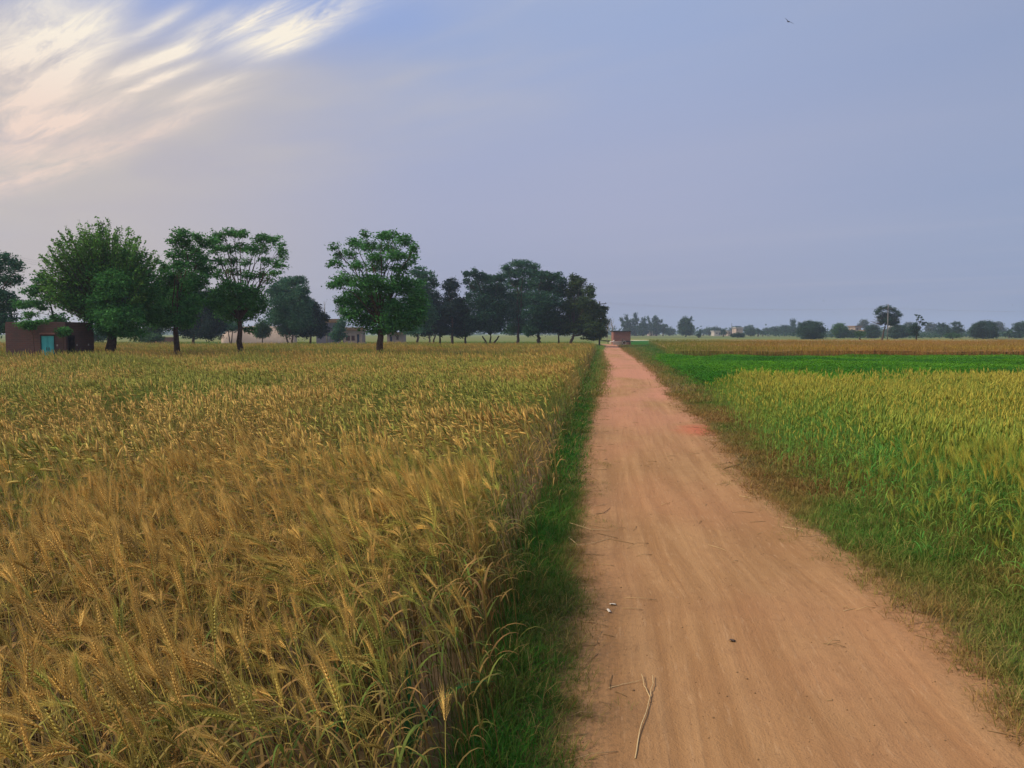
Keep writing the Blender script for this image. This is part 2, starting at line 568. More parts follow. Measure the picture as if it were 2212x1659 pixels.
# ground
bm = bmesh.new()
ring = []
for r_, n in ((0.0, 1), (6, 24), (25, 32), (80, 40), (200, 48), (500, 56), (1200, 64)):
    ring.append([bm.verts.new((r_ * math.cos(2 * math.pi * i / 64), r_ * math.sin(2 * math.pi * i / 64), 0)) for i in range(64 if r_ else 1)])
for a, b in zip(ring, ring[1:]):
    for i in range(64):
        j = (i + 1) % 64
        if len(a) == 1:
            bm.faces.new((a[0], b[i], b[j]))
        else:
            bm.faces.new((a[i], b[i], b[j], a[j]))
bmesh.ops.recalc_face_normals(bm, faces=bm.faces)
me = bpy.data.meshes.new("ground")
bm.to_mesh(me)
bm.free()
tag(link("ground", me, mat_ground()), "flat brown farm soil under all the crops out to the horizon", "ground", kind="structure")

# path: one sheet with ruts worn into it
ys = np.concatenate([np.arange(-3, 12, 0.10), np.arange(12, 40, 0.4), np.arange(40, 128, 2.0)])
vnp = VNoise(5)
V, ST = [], []
NA = 41


def path_z(x, y):
    a, b = xl(y), xr(y)
    q = (x - a) / (b - a)
    rut = sum(np.exp(-((q - c) / wdt) ** 2) * d for c, wdt, d in ((0.22, 0.09, 0.012), (0.74, 0.10, 0.014), (0.40, 0.04, 0.004), (0.58, 0.05, 0.004)))
    return 0.024 - rut + 0.006 * fbm(vnp, x * 3, y * 0.8) - 0.016 * np.clip(np.abs(q - .5) * 2 - .8, 0, 1)


for y in ys:
    a, b = float(xl(y)), float(xr(y))
    ax, bx = a - 0.40, b + 0.45
    for i in range(NA):
        x = ax + (bx - ax) * i / (NA - 1)
        V.append((x, y, max(0.005, float(path_z(x, y)))))
        ST.append((x - a, y, min(x - a, b - x)))
F = []
for k in range(len(ys) - 1):
    for i in range(NA - 1):
        p = k * NA + i
        F.append((p, p + 1, p + NA + 1, p + NA))
me = bpy.data.meshes.new("dirt_path")
me.from_pydata(V, [], F)
me.polygons.foreach_set('use_smooth', [True] * len(F))
a = me.attributes.new('st', 'FLOAT_VECTOR', 'POINT')
a.data.foreach_set('vector', np.array(ST, dtype=np.float32).ravel())
tag(link("dirt_path", me, mat_path()), "reddish tan dirt path with faint tyre ruts running between the two fields", "path", kind="structure")

# ------------------------------------------------------------------ plants: templates and scattering
# vertex kinds: 0 stem foot, 1 stem top, 2 leaf, 3 ear, 4 awn


def template_join(parts):
    V, F, K, n = [], [], [], 0
    for v, f, k in parts:
        V.append(v)
        F.append(np.asarray(f) + n)
        K.append(np.broadcast_to(np.asarray(k), (len(v),)))
        n += len(v)
    return np.concatenate(V).astype(np.float32), np.concatenate(F), np.concatenate(K)


def curve(h, end, power, n, twist=0.0):
    """stalk of length h bending towards +x; returns points and directions"""
    s = np.linspace(0, 1, n)
    th = 0.05 + end * s ** power
    d = np.stack([np.sin(th), np.full(n, twist) * s, np.cos(th)], axis=1)
    d = norm(d)
    step = h / (n - 1)
    p = np.concatenate([[[0, 0, 0]], np.cumsum((d[:-1] + d[1:]) / 2 * step, axis=0)])
    return p, d


def leaf_part(rs, base, az_, length, width, droop, n, up=1.1):
    s = np.linspace(0, 1, n)
    el = up - droop * s ** 1.4
    d = np.stack([np.cos(el) * math.cos(az_), np.cos(el) * math.sin(az_), np.sin(el)], axis=1)
    p = base + np.concatenate([[[0, 0, 0]], np.cumsum((d[:-1] + d[1:]) / 2 * (length / (n - 1)), axis=0)])
    wdt = width * np.clip(np.minimum(s * 5 + 0.45, (1 - s) ** 0.7 * 1.25), 0.02, 1)
    tw = rs.uniform(-0.9, 0.9)
    side = np.stack([-math.sin(az_) * np.cos(tw * s), math.cos(az_) * np.cos(tw * s), np.sin(tw * s)], axis=1)
    v, f = ribbon(p, wdt, side)
    return v, f, 2


def wheat_template(rs, lod, h=0.8, nod=None, leaves=None):
    parts = []
    end = nod if nod is not None else rs.choice([0.2, 0.4, 0.6, 0.9, 1.2, 1.5, 1.9])
    hl = rs.uniform(0.058, 0.098)
    nst = {0: 7, 1: 4, 2: 3}[lod]
    p, d = curve(h, end * 0.75, 2.6, nst)
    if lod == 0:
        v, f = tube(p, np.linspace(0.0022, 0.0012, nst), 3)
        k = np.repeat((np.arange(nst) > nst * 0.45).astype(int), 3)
    else:
        wd = {1: 0.005, 2: 0.010}[lod]
        v, f = ribbon(p, wd, (0.35, 1, 0))
        k = np.tile((np.arange(nst) > nst * 0.45).astype(int), 2)
    parts.append((v, f, k))
    # ear: continues the bend
    nh = {0: 10, 1: 4, 2: 3}[lod]
    th0 = math.atan2(d[-1][0], d[-1][2])
    s = np.linspace(0, 1, nh)
    th = th0 + end * 0.3 * s
    dh = np.stack([np.sin(th), 0 * th, np.cos(th)], axis=1)
    ph = p[-1] + np.concatenate([[[0, 0, 0]], np.cumsum(dh[:-1] * (hl / (nh - 1)), axis=0)])
    sd_ = np.array((0, 1.0, 0))
    roll = rs.uniform(0, math.pi)
    if lod == 0:
        for i in range(nh):
            nrm = np.cross(dh[i], sd_)
            a_ = sd_ * math.cos(roll) + nrm * math.sin(roll)
            b_ = np.cross(dh[i], a_)
            for sg in (-1, 1):
                fat = 0.54 + 0.34 * math.sin(math.pi * min(1, (i + 1.2) / (nh + 0.6)))
                c = ph[i] + a_ * sg * 0.0042 * fat + b_ * rs.uniform(-0.001, 0.001)
                ax = norm(dh[i] + a_ * sg * 0.42)
                ln, wd = 0.0165 * fat, 0.0052 * fat
                q = np.array([c - ax * ln * 0.35, c + a_ * sg * wd * .8, c + b_ * wd, c - a_ * sg * wd * .55, c - b_ * wd, c + ax * ln * 0.75])
                f = [(0, 2, 1), (0, 3, 2), (0, 4, 3), (0, 1, 4), (5, 1, 2), (5, 2, 3), (5, 3, 4), (5, 4, 1)]
                parts.append((q, np.array(f), 3))
                for _ in range(3):
                    aw = norm(dh[i] + a_ * sg * rs.uniform(0.12, 0.42) + b_ * rs.uniform(-0.26, 0.26))
                    L = rs.uniform(0.04, 0.085)
                    o_ = c + ax * ln * 0.6
                    sdv = norm(np.cross(aw, rs.normal(size=3))) * 0.0007
                    parts.append((np.array([o_ - sdv, o_ + sdv, o_ + aw * L]), np.array([(0, 1, 2)]), 4))
    elif lod == 1:
        v, f = tube(ph, np.array([0.0045, 0.0085, 0.0080, 0.0030]), 4)
        parts.append((v, f, 3))
        for _ in range(11):
            i = rs.integers(0, nh)
            aw = norm(dh[i] + rs.normal(size=3) * 0.22)
            L = rs.uniform(0.055, 0.085)
            sdv = norm(np.cross(aw, rs.normal(size=3))) * 0.0013
            parts.append((np.array([ph[i] - sdv, ph[i] + sdv, ph[i] + aw * L]), np.array([(0, 1, 2)]), 4))
    else:
        for side in ((0, 1, 0), (0.8, 0.2, 0.3)):
            v, f = ribbon(np.concatenate([ph, ph[-1:] + dh[-1:] * 0.05]), np.array([0.008, 0.022, 0.019, 0.003]), side)
            parts.append((v, f, 3))
    nl = leaves if leaves is not None else {0: 3, 1: 2, 2: 1}[lod]
    for _ in range(nl):
        fr = rs.uniform(0.22, 0.8)
        i = fr * (nst - 1)
        base_ = p[int(i)] * (1 - i % 1) + p[min(int(i) + 1, nst - 1)] * (i % 1)
        parts.append(leaf_part(rs, base_, rs.uniform(0, 2 * math.pi), rs.uniform(0.14, 0.26), {0: 0.010, 1: 0.012, 2: 0.022}[lod] * rs.uniform(.7, 1.1),
                               rs.uniform(1.0, 3.2), {0: 7, 1: 4, 2: 3}[lod]))
    return template_join(parts)


def grass_template(rs, nb=7, h=0.10, w_=0.003, spread=0.03, n=4):
    parts = []
    for _ in range(nb):
        b_ = np.array((rs.normal() * spread, rs.normal() * spread, 0))
        parts.append(leaf_part(rs, b_, rs.uniform(0, 2 * math.pi), h * rs.uniform(.5, 1.25), w_, rs.uniform(0.4, 1.8), n, rs.uniform(0.9, 1.45)))
    return template_join(parts)


def clover_template(rs, lod=0):
    parts = []
    for _ in range(9):
        b_ = np.array((rs.normal() * 0.07, rs.normal() * 0.07, rs.uniform(0.08, 0.25)))
        a_ = rs.uniform(0, 2 * math.pi)
        sz = rs.uniform(0.025, 0.05)
        for k in range(3):
            t_ = a_ + k * 2.09
            d_ = np.array((math.cos(t_), math.sin(t_), rs.uniform(-0.35, 0.5)))
            s_ = np.array((-math.sin(t_), math.cos(t_), rs.uniform(-.3, .3))) * 0.42
            parts.append((np.array([b_, b_ + (d_ * .6 + s_) * sz, b_ + d_ * sz * 1.15, b_ + (d_ * .6 - s_) * sz]), np.array([(0, 1, 2), (0, 2, 3)]), 2))
    return template_join(parts)


def scatter(buf, temps, xy, rz, sc, pal, tilt=0.0, z0=0.0, hz=None):
    """pal: (M,5,3) colours per vertex kind; tilt leans each plant towards its own +x"""
    M = len(xy)
    pick = rng.integers(0, len(temps), M)
    tilt = np.broadcast_to(np.asarray(tilt, dtype=float), (M,))
    sc = np.broadcast_to(np.asarray(sc, dtype=float), (M,))
    hz = np.ones(M) if hz is None else hz
    for i, (V_, F_, K_) in enumerate(temps):
        m = np.where(pick == i)[0]
        if not len(m):
            continue
        v = np.repeat(V_[None], len(m), 0).astype(np.float64)
        v[:, :, 2] *= hz[m][:, None]
        ct, st_ = np.cos(tilt[m])[:, None], np.sin(tilt[m])[:, None]
        x = v[:, :, 0] * ct + v[:, :, 2] * st_
        z = -v[:, :, 0] * st_ + v[:, :, 2] * ct
        c, s_ = np.cos(rz[m])[:, None], np.sin(rz[m])[:, None]
        X = (x * c - v[:, :, 1] * s_) * sc[m][:, None] + xy[m, 0][:, None]
        Y = (x * s_ + v[:, :, 1] * c) * sc[m][:, None] + xy[m, 1][:, None]
        Z = z * sc[m][:, None] + (z0 if np.isscalar(z0) else z0[m][:, None])
        vv = np.stack([X, Y, Z], axis=2).reshape(-1, 3)
        n = len(V_)
        ff = (F_[None] + (np.arange(len(m)) * n)[:, None, None]).reshape(-1, 3)
        cc = pal[m][:, K_, :].reshape(-1, 3)
        cc = cc * rng.uniform(0.86, 1.14, (len(cc), 1))
        buf.add(vv, ff, cc)


def lerp(a, b, t):
    return np.asarray(a)[None, :] * (1 - t)[:, None] + np.asarray(b)[None, :] * t[:, None]


def box_points(x0, x1, y0, y1, dens):
    n = int((x1 - x0) * (y1 - y0) * dens)
    return np.stack([rng.uniform(x0, x1, n), rng.uniform(y0, y1, n)], axis=1)


def canopy(buf, x0f, x1f, ys_, nx, z, col, amp, vn, wob_=0.6):
    """bumpy sheet of matted straw inside a crop, for the distance where single stalks are below a pixel"""
    V_, C_ = [], []
    for y in ys_:
        a, b = x0f(y), x1f(y)
        xs = np.linspace(a, b, nx)
        n_ = fbm(vn, xs * wob_, np.full(nx, y * wob_), 3)
        V_.append(np.stack([xs, np.full(nx, y), z + amp * (n_ - 0.5)], axis=1))
        C_.append(np.asarray(col)[None, :] * (0.75 + 0.5 * fbm(vn, xs * 1.9 + 40, np.full(nx, y * 0.9), 2))[:, None])
    F_ = []
    for k in range(len(ys_) - 1):
        for i in range(nx - 1):
            p = k * nx + i
            F_ += [(p, p + 1, p + nx + 1), (p, p + nx + 1, p + nx)]
    buf.add(np.concatenate(V_), F_, np.concatenate(C_))


rs = np.random.default_rng(3)
T0 = [wheat_template(rs, 0) for _ in range(22)] + [wheat_template(rs, 0, nod=n_, leaves=4) for n_ in (2.3, 2.8, 2.0)]
T1 = [wheat_template(rs, 1) for _ in range(16)]
T2 = [wheat_template(rs, 2) for _ in range(12)]
vn1, vn2, vn3 = VNoise(21), VNoise(22), VNoise(23)

STRAW_H, STRAW_H2, GREEN_H = (0.68, 0.475, 0.130), (0.60, 0.375, 0.105), (0.27, 0.360, 0.058)
STRAW_S, GREEN_S = (0.44, 0.310, 0.075), (0.18, 0.240, 0.040)


def wheat_palette(xy, green_bias=0.0, y_edge=None):
    M = len(xy)
    g = fbm(vn1, xy[:, 0] * 0.55, xy[:, 1] * 0.33, 3) + rng.normal(0, 0.13, M) + green_bias
    g = np.clip((g - 0.355 - 0.09 * np.exp(-np.clip(xw(xy[:, 1]) - xy[:, 0], 0, 99) / 2.5)) / 0.24, 0, 1)
    b = np.clip(fbm(vn2, xy[:, 0] * 0.8 + 9, xy[:, 1] * 0.5, 2) + rng.normal(0, 0.15, M), 0, 1)
    head = lerp(STRAW_H, STRAW_H2, b)
    head = head * (1 - g * 0.75)[:, None] + np.asarray(GREEN_H)[None] * (g * 0.75)[:, None]
    awn = head * 0.92 + np.array((0.02, 0.008, 0.0))
    stem = lerp(STRAW_S, GREEN_S, np.clip(g * 0.8 + 0.25 + rng.normal(0, .2, M), 0, 1))
    foot = lerp((0.24, 0.135, 0.042), (0.075, 0.10, 0.022), np.clip(g * 0.7 + rng.normal(0.2, .25, M), 0, 1))  # stem feet coloured darker, painting in the shade of the gaps between plants
    leaf = lerp((0.40, 0.23, 0.075), (0.12, 0.185, 0.030), np.clip(g * 0.9 + rng.normal(0.22, .3, M), 0, 1))
    pal = np.stack([foot, stem, leaf, head, awn], axis=1)
    return pal * rng.uniform(0.62, 1.22, (M, 1, 1))


def lean(xy):
    """the wind lays the ears over towards the left"""
    a = math.pi + 1.7 * (fbm(vn3, xy[:, 0] * 0.7, xy[:, 1] * 0.45, 2) - 0.5) - 0.25
    near_edge = np.exp(-np.clip(xw(xy[:, 1]) - xy[:, 0], 0, 9) / 0.25)
    a = a * (1 - near_edge) + (math.pi + rng.uniform(-1.0, 1.0, len(xy))) * near_edge
    return a + rng.normal(0, 0.60, len(xy)) * (1 - .45 * near_edge)


def tuft(xy, f, amp):
    """pull plants towards tussock centres so that gaps open between them"""
    gx = (vn2(xy[:, 0] * f, xy[:, 1] * f) - 0.5) * amp
    gy = (vn3(xy[:, 0] * f + 31, xy[:, 1] * f + 7) - 0.5) * amp
    return xy + np.stack([gx, gy], axis=1)


buf = Buf()
# nearest plants, each with grains and awns
xy = tuft(box_points(-6.5, 1.0, 0.75, 7.0, 195), 2.4, 0.44)
d = np.hypot(xy[:, 0], xy[:, 1])
ok = (xy[:, 0] < xw(xy[:, 1]) + rng.normal(0, 0.05, len(xy))) & (d < 7.0 + rng.normal(0, .5, len(d))) & (d > 1.35) & (xy[:, 0] > -0.75 * xy[:, 1] - 1.2)
xy = xy[ok]
hn = 0.82 + 0.40 * fbm(vn3, xy[:, 0] * 1.1, xy[:, 1] * 1.1, 2) + rng.normal(0, 0.06, len(xy))
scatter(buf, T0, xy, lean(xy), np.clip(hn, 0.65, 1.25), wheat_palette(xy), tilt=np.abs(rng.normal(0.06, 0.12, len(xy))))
# middle distance
xy = tuft(box_points(-27, 6, 4.0, 40.0, 100), 1.8, 0.42)
d = np.hypot(xy[:, 0], xy[:, 1])
ok = (xy[:, 0] < xw(xy[:, 1]) + rng.normal(0, 0.06, len(xy))) & (d < 31 + rng.normal(0, 3.5, len(d))) & (d >= 6.9 + rng.normal(0, .5, len(d))) & (xy[:, 0] > -0.72 * xy[:, 1] - 1.5)
xy = xy[ok]
hn = 0.82 + 0.40 * fbm(vn3, xy[:, 0] * 0.6, xy[:, 1] * 0.6, 2) + rng.normal(0, 0.05, len(xy))
scatter(buf, T1, xy, lean(xy), np.clip(hn, 0.7, 1.2), wheat_palette(xy, 0.0), tilt=np.abs(rng.normal(0.05, 0.12, len(xy))))
# far part
xy = box_points(-56, 13, 14, 72, 58)
d = np.hypot(xy[:, 0], xy[:, 1])
ok = (xy[:, 0] < xw(xy[:, 1]) + rng.normal(0, 0.1, len(xy))) & (d >= 30.0 + rng.normal(0, 3.5, len(d))) & (xy[:, 0] > -0.72 * xy[:, 1] - 2)
xy = xy[ok]
hn = 0.84 + 0.40 * fbm(vn3, xy[:, 0] * 0.4, xy[:, 1] * 0.3, 2) + rng.normal(0, 0.05, len(xy))
scatter(buf, T2, xy, lean(xy), np.clip(hn, 0.7, 1.2), wheat_palette(xy, -0.03) * .88, tilt=np.abs(rng.normal(0.05, 0.1, len(xy))))
canopy(buf, lambda y: -0.75 * y - 3, lambda y: float(xw(y)) - 0.9, np.concatenate([np.arange(20, 40, 0.6), np.arange(40, 71.5, 1.2)]), 90, 0.50,
       (0.26, 0.17, 0.055), 0.25, vn1)
me = buf.mesh("wheat_field")
tag(link("wheat_field", me, M_WHEAT), "ripening golden brown bearded wheat filling the left field up to the path", "wheat", kind="stuff")

# ---- green wheat, right of the path
TG = [wheat_template(rs, 1, 0.72, rs.choice([0.1, 0.2, 0.35, 0.6]), 4) for _ in range(14)]
TGa = [wheat_template(rs, 0, 0.70, rs.choice([0.1, 0.2, 0.4]), 4) for _ in range(8)]
buf = Buf()


def green_palette(xy):
    M = len(xy)
    yl = np.clip((xy[:, 1] - 7) / 14, 0, 1) * 0.30 + np.clip((xy[:, 0] - xg(xy[:, 1])) / 7, 0, 1) * 0.28
    g = np.clip(fbm(vn2, xy[:, 0] * 0.5, xy[:, 1] * 0.35, 3) + rng.normal(0, 0.20, M) + yl - 0.30, 0, 1)
    head = lerp((0.24, 0.34, 0.050), (0.48, 0.41, 0.065), np.clip(g * 1.5 + 0.1, 0, 1))
    leaf = lerp((0.075, 0.26, 0.040), (0.32, 0.31, 0.050), np.clip(g * 1.2 + rng.normal(0, .18, M), 0, 1))
    stem = lerp((0.12, 0.28, 0.04), (0.33, 0.31, 0.05), np.clip(g + rng.normal(0, .15, M), 0, 1))
    foot = lerp((0.12, 0.23, 0.035), (0.33, 0.23, 0.06), np.clip(rng.normal(0.35, .3, M), 0, 1))
    pal = np.stack([foot, stem, leaf, head, head * 0.95], axis=1)
    return pal * rng.uniform(0.8, 1.15, (M, 1, 1))


xy = tuft(box_points(1.5, 17, 2.0, 22, 165), 1.6, 0.35)
ex = xy[:, 0] - xg(xy[:, 1])
ok = (ex > rng.normal(-0.38, 0.16, len(xy))) & (xy[:, 0] < 0.72 * xy[:, 1] + 1.8) & (xy[:, 1] < 21.3 + rng.normal(0, .45, len(xy)) + 1.2 * (vn1(xy[:, 0] * .8, 4.0) - .5))
keep = rng.random(len(xy)) < np.clip(0.62 + ex * 0.7, 0, 1)
thin_ = fbm(vn1, xy[:, 0] * 0.6 + 3, xy[:, 1] * 0.5, 2)
keep &= rng.random(len(xy)) < np.clip(0.55 + 2.2 * (thin_ - 0.35), 0.25, 1)
xy = xy[ok & keep]
d = np.hypot(xy[:, 0], xy[:, 1])
hn = (0.82 + 0.30 * fbm(vn3, xy[:, 0] * 0.7, xy[:, 1] * 0.6, 2) + rng.normal(0, 0.09, len(xy))) * np.clip(.72 + .45 * (xy[:, 0] - xg(xy[:, 1]) + .2), .7, 1) * np.clip(1 - .12 * (xy[:, 1] - 19.8), .75, 1)
n_ = d < 8.5
scatter(buf, TGa, xy[n_], rng.uniform(0, 6.28, n_.sum()), np.clip(hn[n_], .6, 1.2), green_palette(xy[n_]), tilt=np.abs(rng.normal(0.03, 0.10, n_.sum())))
f_ = ~n_
scatter(buf, TG, xy[f_], rng.uniform(0, 6.28, f_.sum()), np.clip(hn[f_], .6, 1.2), green_palette(xy[f_]), tilt=np.abs(rng.normal(0.03, 0.12, f_.sum())))
me = buf.mesh("green_wheat_field")
tag(link("green_wheat_field", me, M_WHEAT), "thin half green wheat with yellowing ears in the near right field", "wheat", kind="stuff")

# ---- clover strip behind it
TC = [clover_template(rs) for _ in range(10)]
buf = Buf()
xy = box_points(3.5, 42, 20, 52, 46)
left = np.interp(xy[:, 1], [20, 26, 34, 52], [float(xr(20)) + 1.5, float(xr(26)) + 1.4, float(xr(34)) + 1.3, float(xr(50)) + 1.6])
row = np.abs(xy[:, 1] - (39.5 + 0.9 * (vn1(xy[:, 0] * 0.25, 3.0) - .5) - 0.04 * xy[:, 0])) < 1.3 * np.clip((xy[:, 0] - 10) / 6, 0, 1)
ok = (xy[:, 0] > left + rng.normal(0, .25, len(xy))) & (xy[:, 0] < 0.70 * xy[:, 1] + 3) & ~(row & (rng.random(len(xy)) < .88))
xy = xy[ok]
M_ = len(xy)
g = np.clip(fbm(vn2, xy[:, 0] * 0.3, xy[:, 1] * 0.25, 3) + rng.normal(0, .1, M_), 0, 1)
leaf = lerp((0.030, 0.150, 0.003), (0.105, 0.290, 0.006), np.clip((g - .5) * 2.2 + .5, 0, 1))
pal = np.repeat(leaf[:, None, :], 5, 1) * rng.uniform(.7, 1.2, (M_, 1, 1))
hh = 0.9 + 0.8 * fbm(vn3, xy[:, 0] * 0.5, xy[:, 1] * 0.35, 2)
scatter(buf, TC, xy, rng.uniform(0, 6.28, M_), 1.5, pal, hz=hh * 0.75)
canopy(buf, lambda y: float(np.interp(y, [20, 26, 34, 52], [float(xr(20)) + 1.7, float(xr(26)) + 1.6, float(xr(34)) + 1.5, float(xr(50)) + 1.8])), lambda y: 0.7 * y + 3,
       np.arange(20.5, 52, 0.7), 60, 0.10, (0.025, 0.12, 0.008), 0.12, vn2)
me = buf.mesh("clover_field")
tag(link("clover_field", me, M_GRASS), "low bright green clover strip between the green wheat and the golden strip", "clover", kind="stuff")

# ---- golden strip behind the clover
T3 = [wheat_template(rs, 2, 0.72, rs.choice([0.1, 0.3, 0.6]), 1) for _ in range(10)]
buf = Buf()


def gold_left(y):
    return np.interp(y, [48, 60, 80, 119], [float(xr(48)) + 1.8, float(xr(60)) + 2.4, float(xr(80)) + 3.2, float(xr(105)) + 6.0])


xy = np.concatenate([box_points(5, 90, 51.5, 58, 48), box_points(5, 90, 58, 119, 13)])
ok = (xy[:, 0] > gold_left(xy[:, 1])) & (xy[:, 0] < 0.70 * xy[:, 1] + 3) & (xy[:, 1] > 52 + 1.2 * (vn1(xy[:, 0] * .3, 1.0) - .5))
xy = xy[ok]
M_ = len(xy)
frac = (xy[:, 0] - gold_left(xy[:, 1])) / (0.7 * xy[:, 1])
g = np.clip(fbm(vn1, xy[:, 0] * 0.12, xy[:, 1] * 0.05, 3) * 0.9 - 0.30 + np.exp(-np.clip(frac, 0, 1) * 7) * 0.9 + rng.normal(0, .12, M_), 0, 1)
b = np.clip(fbm(vn2, xy[:, 0] * 0.15 + 3, xy[:, 1] * 0.1, 2) * 1.6 - .4 + rng.normal(0, .15, M_), 0, 1)
head = lerp((0.50, 0.31, 0.055), (0.36, 0.165, 0.040), b)
head = head * (1 - g)[:, None] + np.array((0.17, 0.22, 0.03))[None] * g[:, None]
stem = lerp((0.42, 0.170, 0.040), (0.20, 0.24, 0.04), np.clip(g + rng.normal(0, .1, M_), 0, 1))
foot = lerp((0.30, 0.135, 0.040), (0.14, 0.20, 0.035), np.clip(g + rng.normal(0.1, .15, M_), 0, 1))
pal = np.stack([foot, stem, stem, head, head], axis=1) * rng.uniform(.75, 1.15, (M_, 1, 1))
scatter(buf, T3, xy, rng.uniform(0, 6.28, M_), rng.uniform(.85, 1.15, M_), pal, tilt=np.abs(rng.normal(0, .1, M_)))
canopy(buf, lambda y: float(gold_left(y)) + .3, lambda y: 0.7 * y + 3, np.arange(54.5, 119, 1.6), 70, 0.55, (0.30, 0.17, 0.045), 0.22, vn2)
me = buf.mesh("golden_wheat_strip")
tag(link("golden_wheat_strip", me, M_WHEAT), "reddish gold wheat strip beyond the clover on the right", "wheat", kind="stuff")

# ---- verge grass
TGR = [grass_template(rs, 11, 0.13, 0.0042, 0.040) for _ in range(12)]
TGF = [grass_template(rs, 8, 0.14, 0.011, 0.06, 3) for _ in range(8)]
TDRY = [grass_template(rs, 10, 0.09, 0.0040, 0.05, 3) for _ in range(8)]


def verge_palette(xy, brown, deep=False):
    M = len(xy)
    t_ = np.clip(brown + rng.normal(0, .17, M), 0, 1)
    a_ = (0.034, 0.142, 0.011) if deep else (0.070, 0.175, 0.022)
    c = lerp(a_, (0.27, 0.155, 0.048), t_)
    y_ = (rng.random(M) < 0.10)[:, None]
    c = np.where(y_, np.array((0.30, 0.22, 0.07))[None], c)
    return np.repeat(c[:, None, :], 5, 1) * rng.uniform(.65, 1.2, (M, 1, 1))


buf = Buf()
# left strip
xy = np.concatenate([box_points(-1.5, 2.5, 1.2, 9, 900), box_points(-.5, 5, 9, 24, 260)])
a, b = xw(xy[:, 1]) - 0.12, xl(xy[:, 1])
q = (xy[:, 0] - a) / (b - a)
ok = (q > 0) & (q < 1.06 + rng.normal(0.03, .09, len(xy)) + 0.25 * (fbm(vn1, xy[:, 0] * 3, xy[:, 1] * 1.3, 2) - .5))
xy, q = xy[ok], q[ok]
brown = np.clip((q - 0.62) * 1.7, 0, 1) + 1.0 * (fbm(vn2, xy[:, 0] * 2.0, xy[:, 1] * 1.2, 2) - .5)
d = np.hypot(xy[:, 0], xy[:, 1])
hh = np.clip(1.25 - 0.72 * np.clip(q, 0, 1.2) ** 1.5 + rng.normal(0, .15, len(xy)), .25, 1.6)
n_ = d < 9
scatter(buf, TGR, xy[n_], rng.uniform(0, 6.28, n_.sum()), hh[n_], verge_palette(xy[n_], brown[n_], True))
scatter(buf, TGF, xy[~n_], rng.uniform(0, 6.28, (~n_).sum()), hh[~n_], verge_palette(xy[~n_], brown[~n_], True))
xy = box_points(0, 14, 22, 76, 26)
ok = (xy[:, 0] > xw(xy[:, 1]) - .2) & (xy[:, 0] < xl(xy[:, 1]) + rng.normal(0.1, .12, len(xy)))
xy = xy[ok]
q = np.clip((xy[:, 0] - xw(xy[:, 1])) / np.maximum(xl(xy[:, 1]) - xw(xy[:, 1]), .1), 0, 1)
scatter(buf, TGF, xy, rng.uniform(0, 6.28, len(xy)), 2.6 - 0.8 * q, verge_palette(xy, q * 0.65))
me = buf.mesh("verge_grass")
tag(link("verge_grass", me, M_GRASS), "deep green grass strip between the golden wheat and the path", "grass", kind="stuff")

buf = Buf()
# right verge: drier, wider
xy = np.concatenate([box_points(1.0, 6.0, 1.5, 10, 950), box_points(2, 8, 10, 24, 330)])
a, b = xr(xy[:, 1]), xg(xy[:, 1]) + 0.9
q = (xy[:, 0] - a) / (b - a)
ok = (q > rng.normal(-0.02, .05, len(xy)) - 0.2 * (fbm(vn1, xy[:, 0] * 3, xy[:, 1] * 1.5, 2) - .5)) & (q < 1.0) & (xy[:, 0] < 0.75 * xy[:, 1] + 1.5)
xy, q = xy[ok], q[ok]
d = np.hypot(xy[:, 0], xy[:, 1])
brown = 0.16 + 1.7 * (fbm(vn2, xy[:, 0] * 1.0 + 5, xy[:, 1] * 0.8, 3) - .45) + 0.35 * np.exp(-np.clip(q, 0, 1) * 6) + np.clip((xy[:, 1] - 6) / 14, 0, .35)
hh = np.clip(0.80 + 0.85 * np.clip(q, 0, 1) + 0.5 * (fbm(vn3, xy[:, 0] * 2, xy[:, 1] * 2, 2) - .5) + rng.normal(0, .15, len(xy)), .25, 1.9)
n_ = d < 9
scatter(buf, TGR, xy[n_], rng.uniform(0, 6.28, n_.sum()), hh[n_], verge_palette(xy[n_], brown[n_]) * 1.15)
scatter(buf, TGF, xy[~n_], rng.uniform(0, 6.28, (~n_).sum()), hh[~n_] * .8, verge_palette(xy[~n_], brown[~n_]))
xy = box_points(3.5, 22, 20, 112, 20)
b = np.where(xy[:, 1] < 26, xr(xy[:, 1]) + 2.6, gold_left(np.maximum(xy[:, 1], 48)) + .5)
b = np.where((xy[:, 1] >= 26) & (xy[:, 1] < 52), xr(xy[:, 1]) + 2.2, b)
ok = (xy[:, 0] > xr(xy[:, 1]) + rng.normal(-.05, .12, len(xy))) & (xy[:, 0] < b)
xy, b = xy[ok], b[ok]
q = np.clip((xy[:, 0] - xr(xy[:, 1])) / np.maximum(b - xr(xy[:, 1]), .1), 0, 1)
brown = 0.80 - 1.3 * q + 0.5 * (fbm(vn2, xy[:, 0], xy[:, 1] * .4, 2) - .5)
scatter(buf, TGF, xy, rng.uniform(0, 6.28, len(xy)), 1.3 + 1.2 * q + rng.uniform(0, .5, len(xy)), verge_palette(xy, brown))
me = buf.mesh("dry_verge_grass")
tag(link("dry_verge_grass", me, M_GRASS), "brown and green rough grass on the bank right of the path", "grass", kind="stuff")

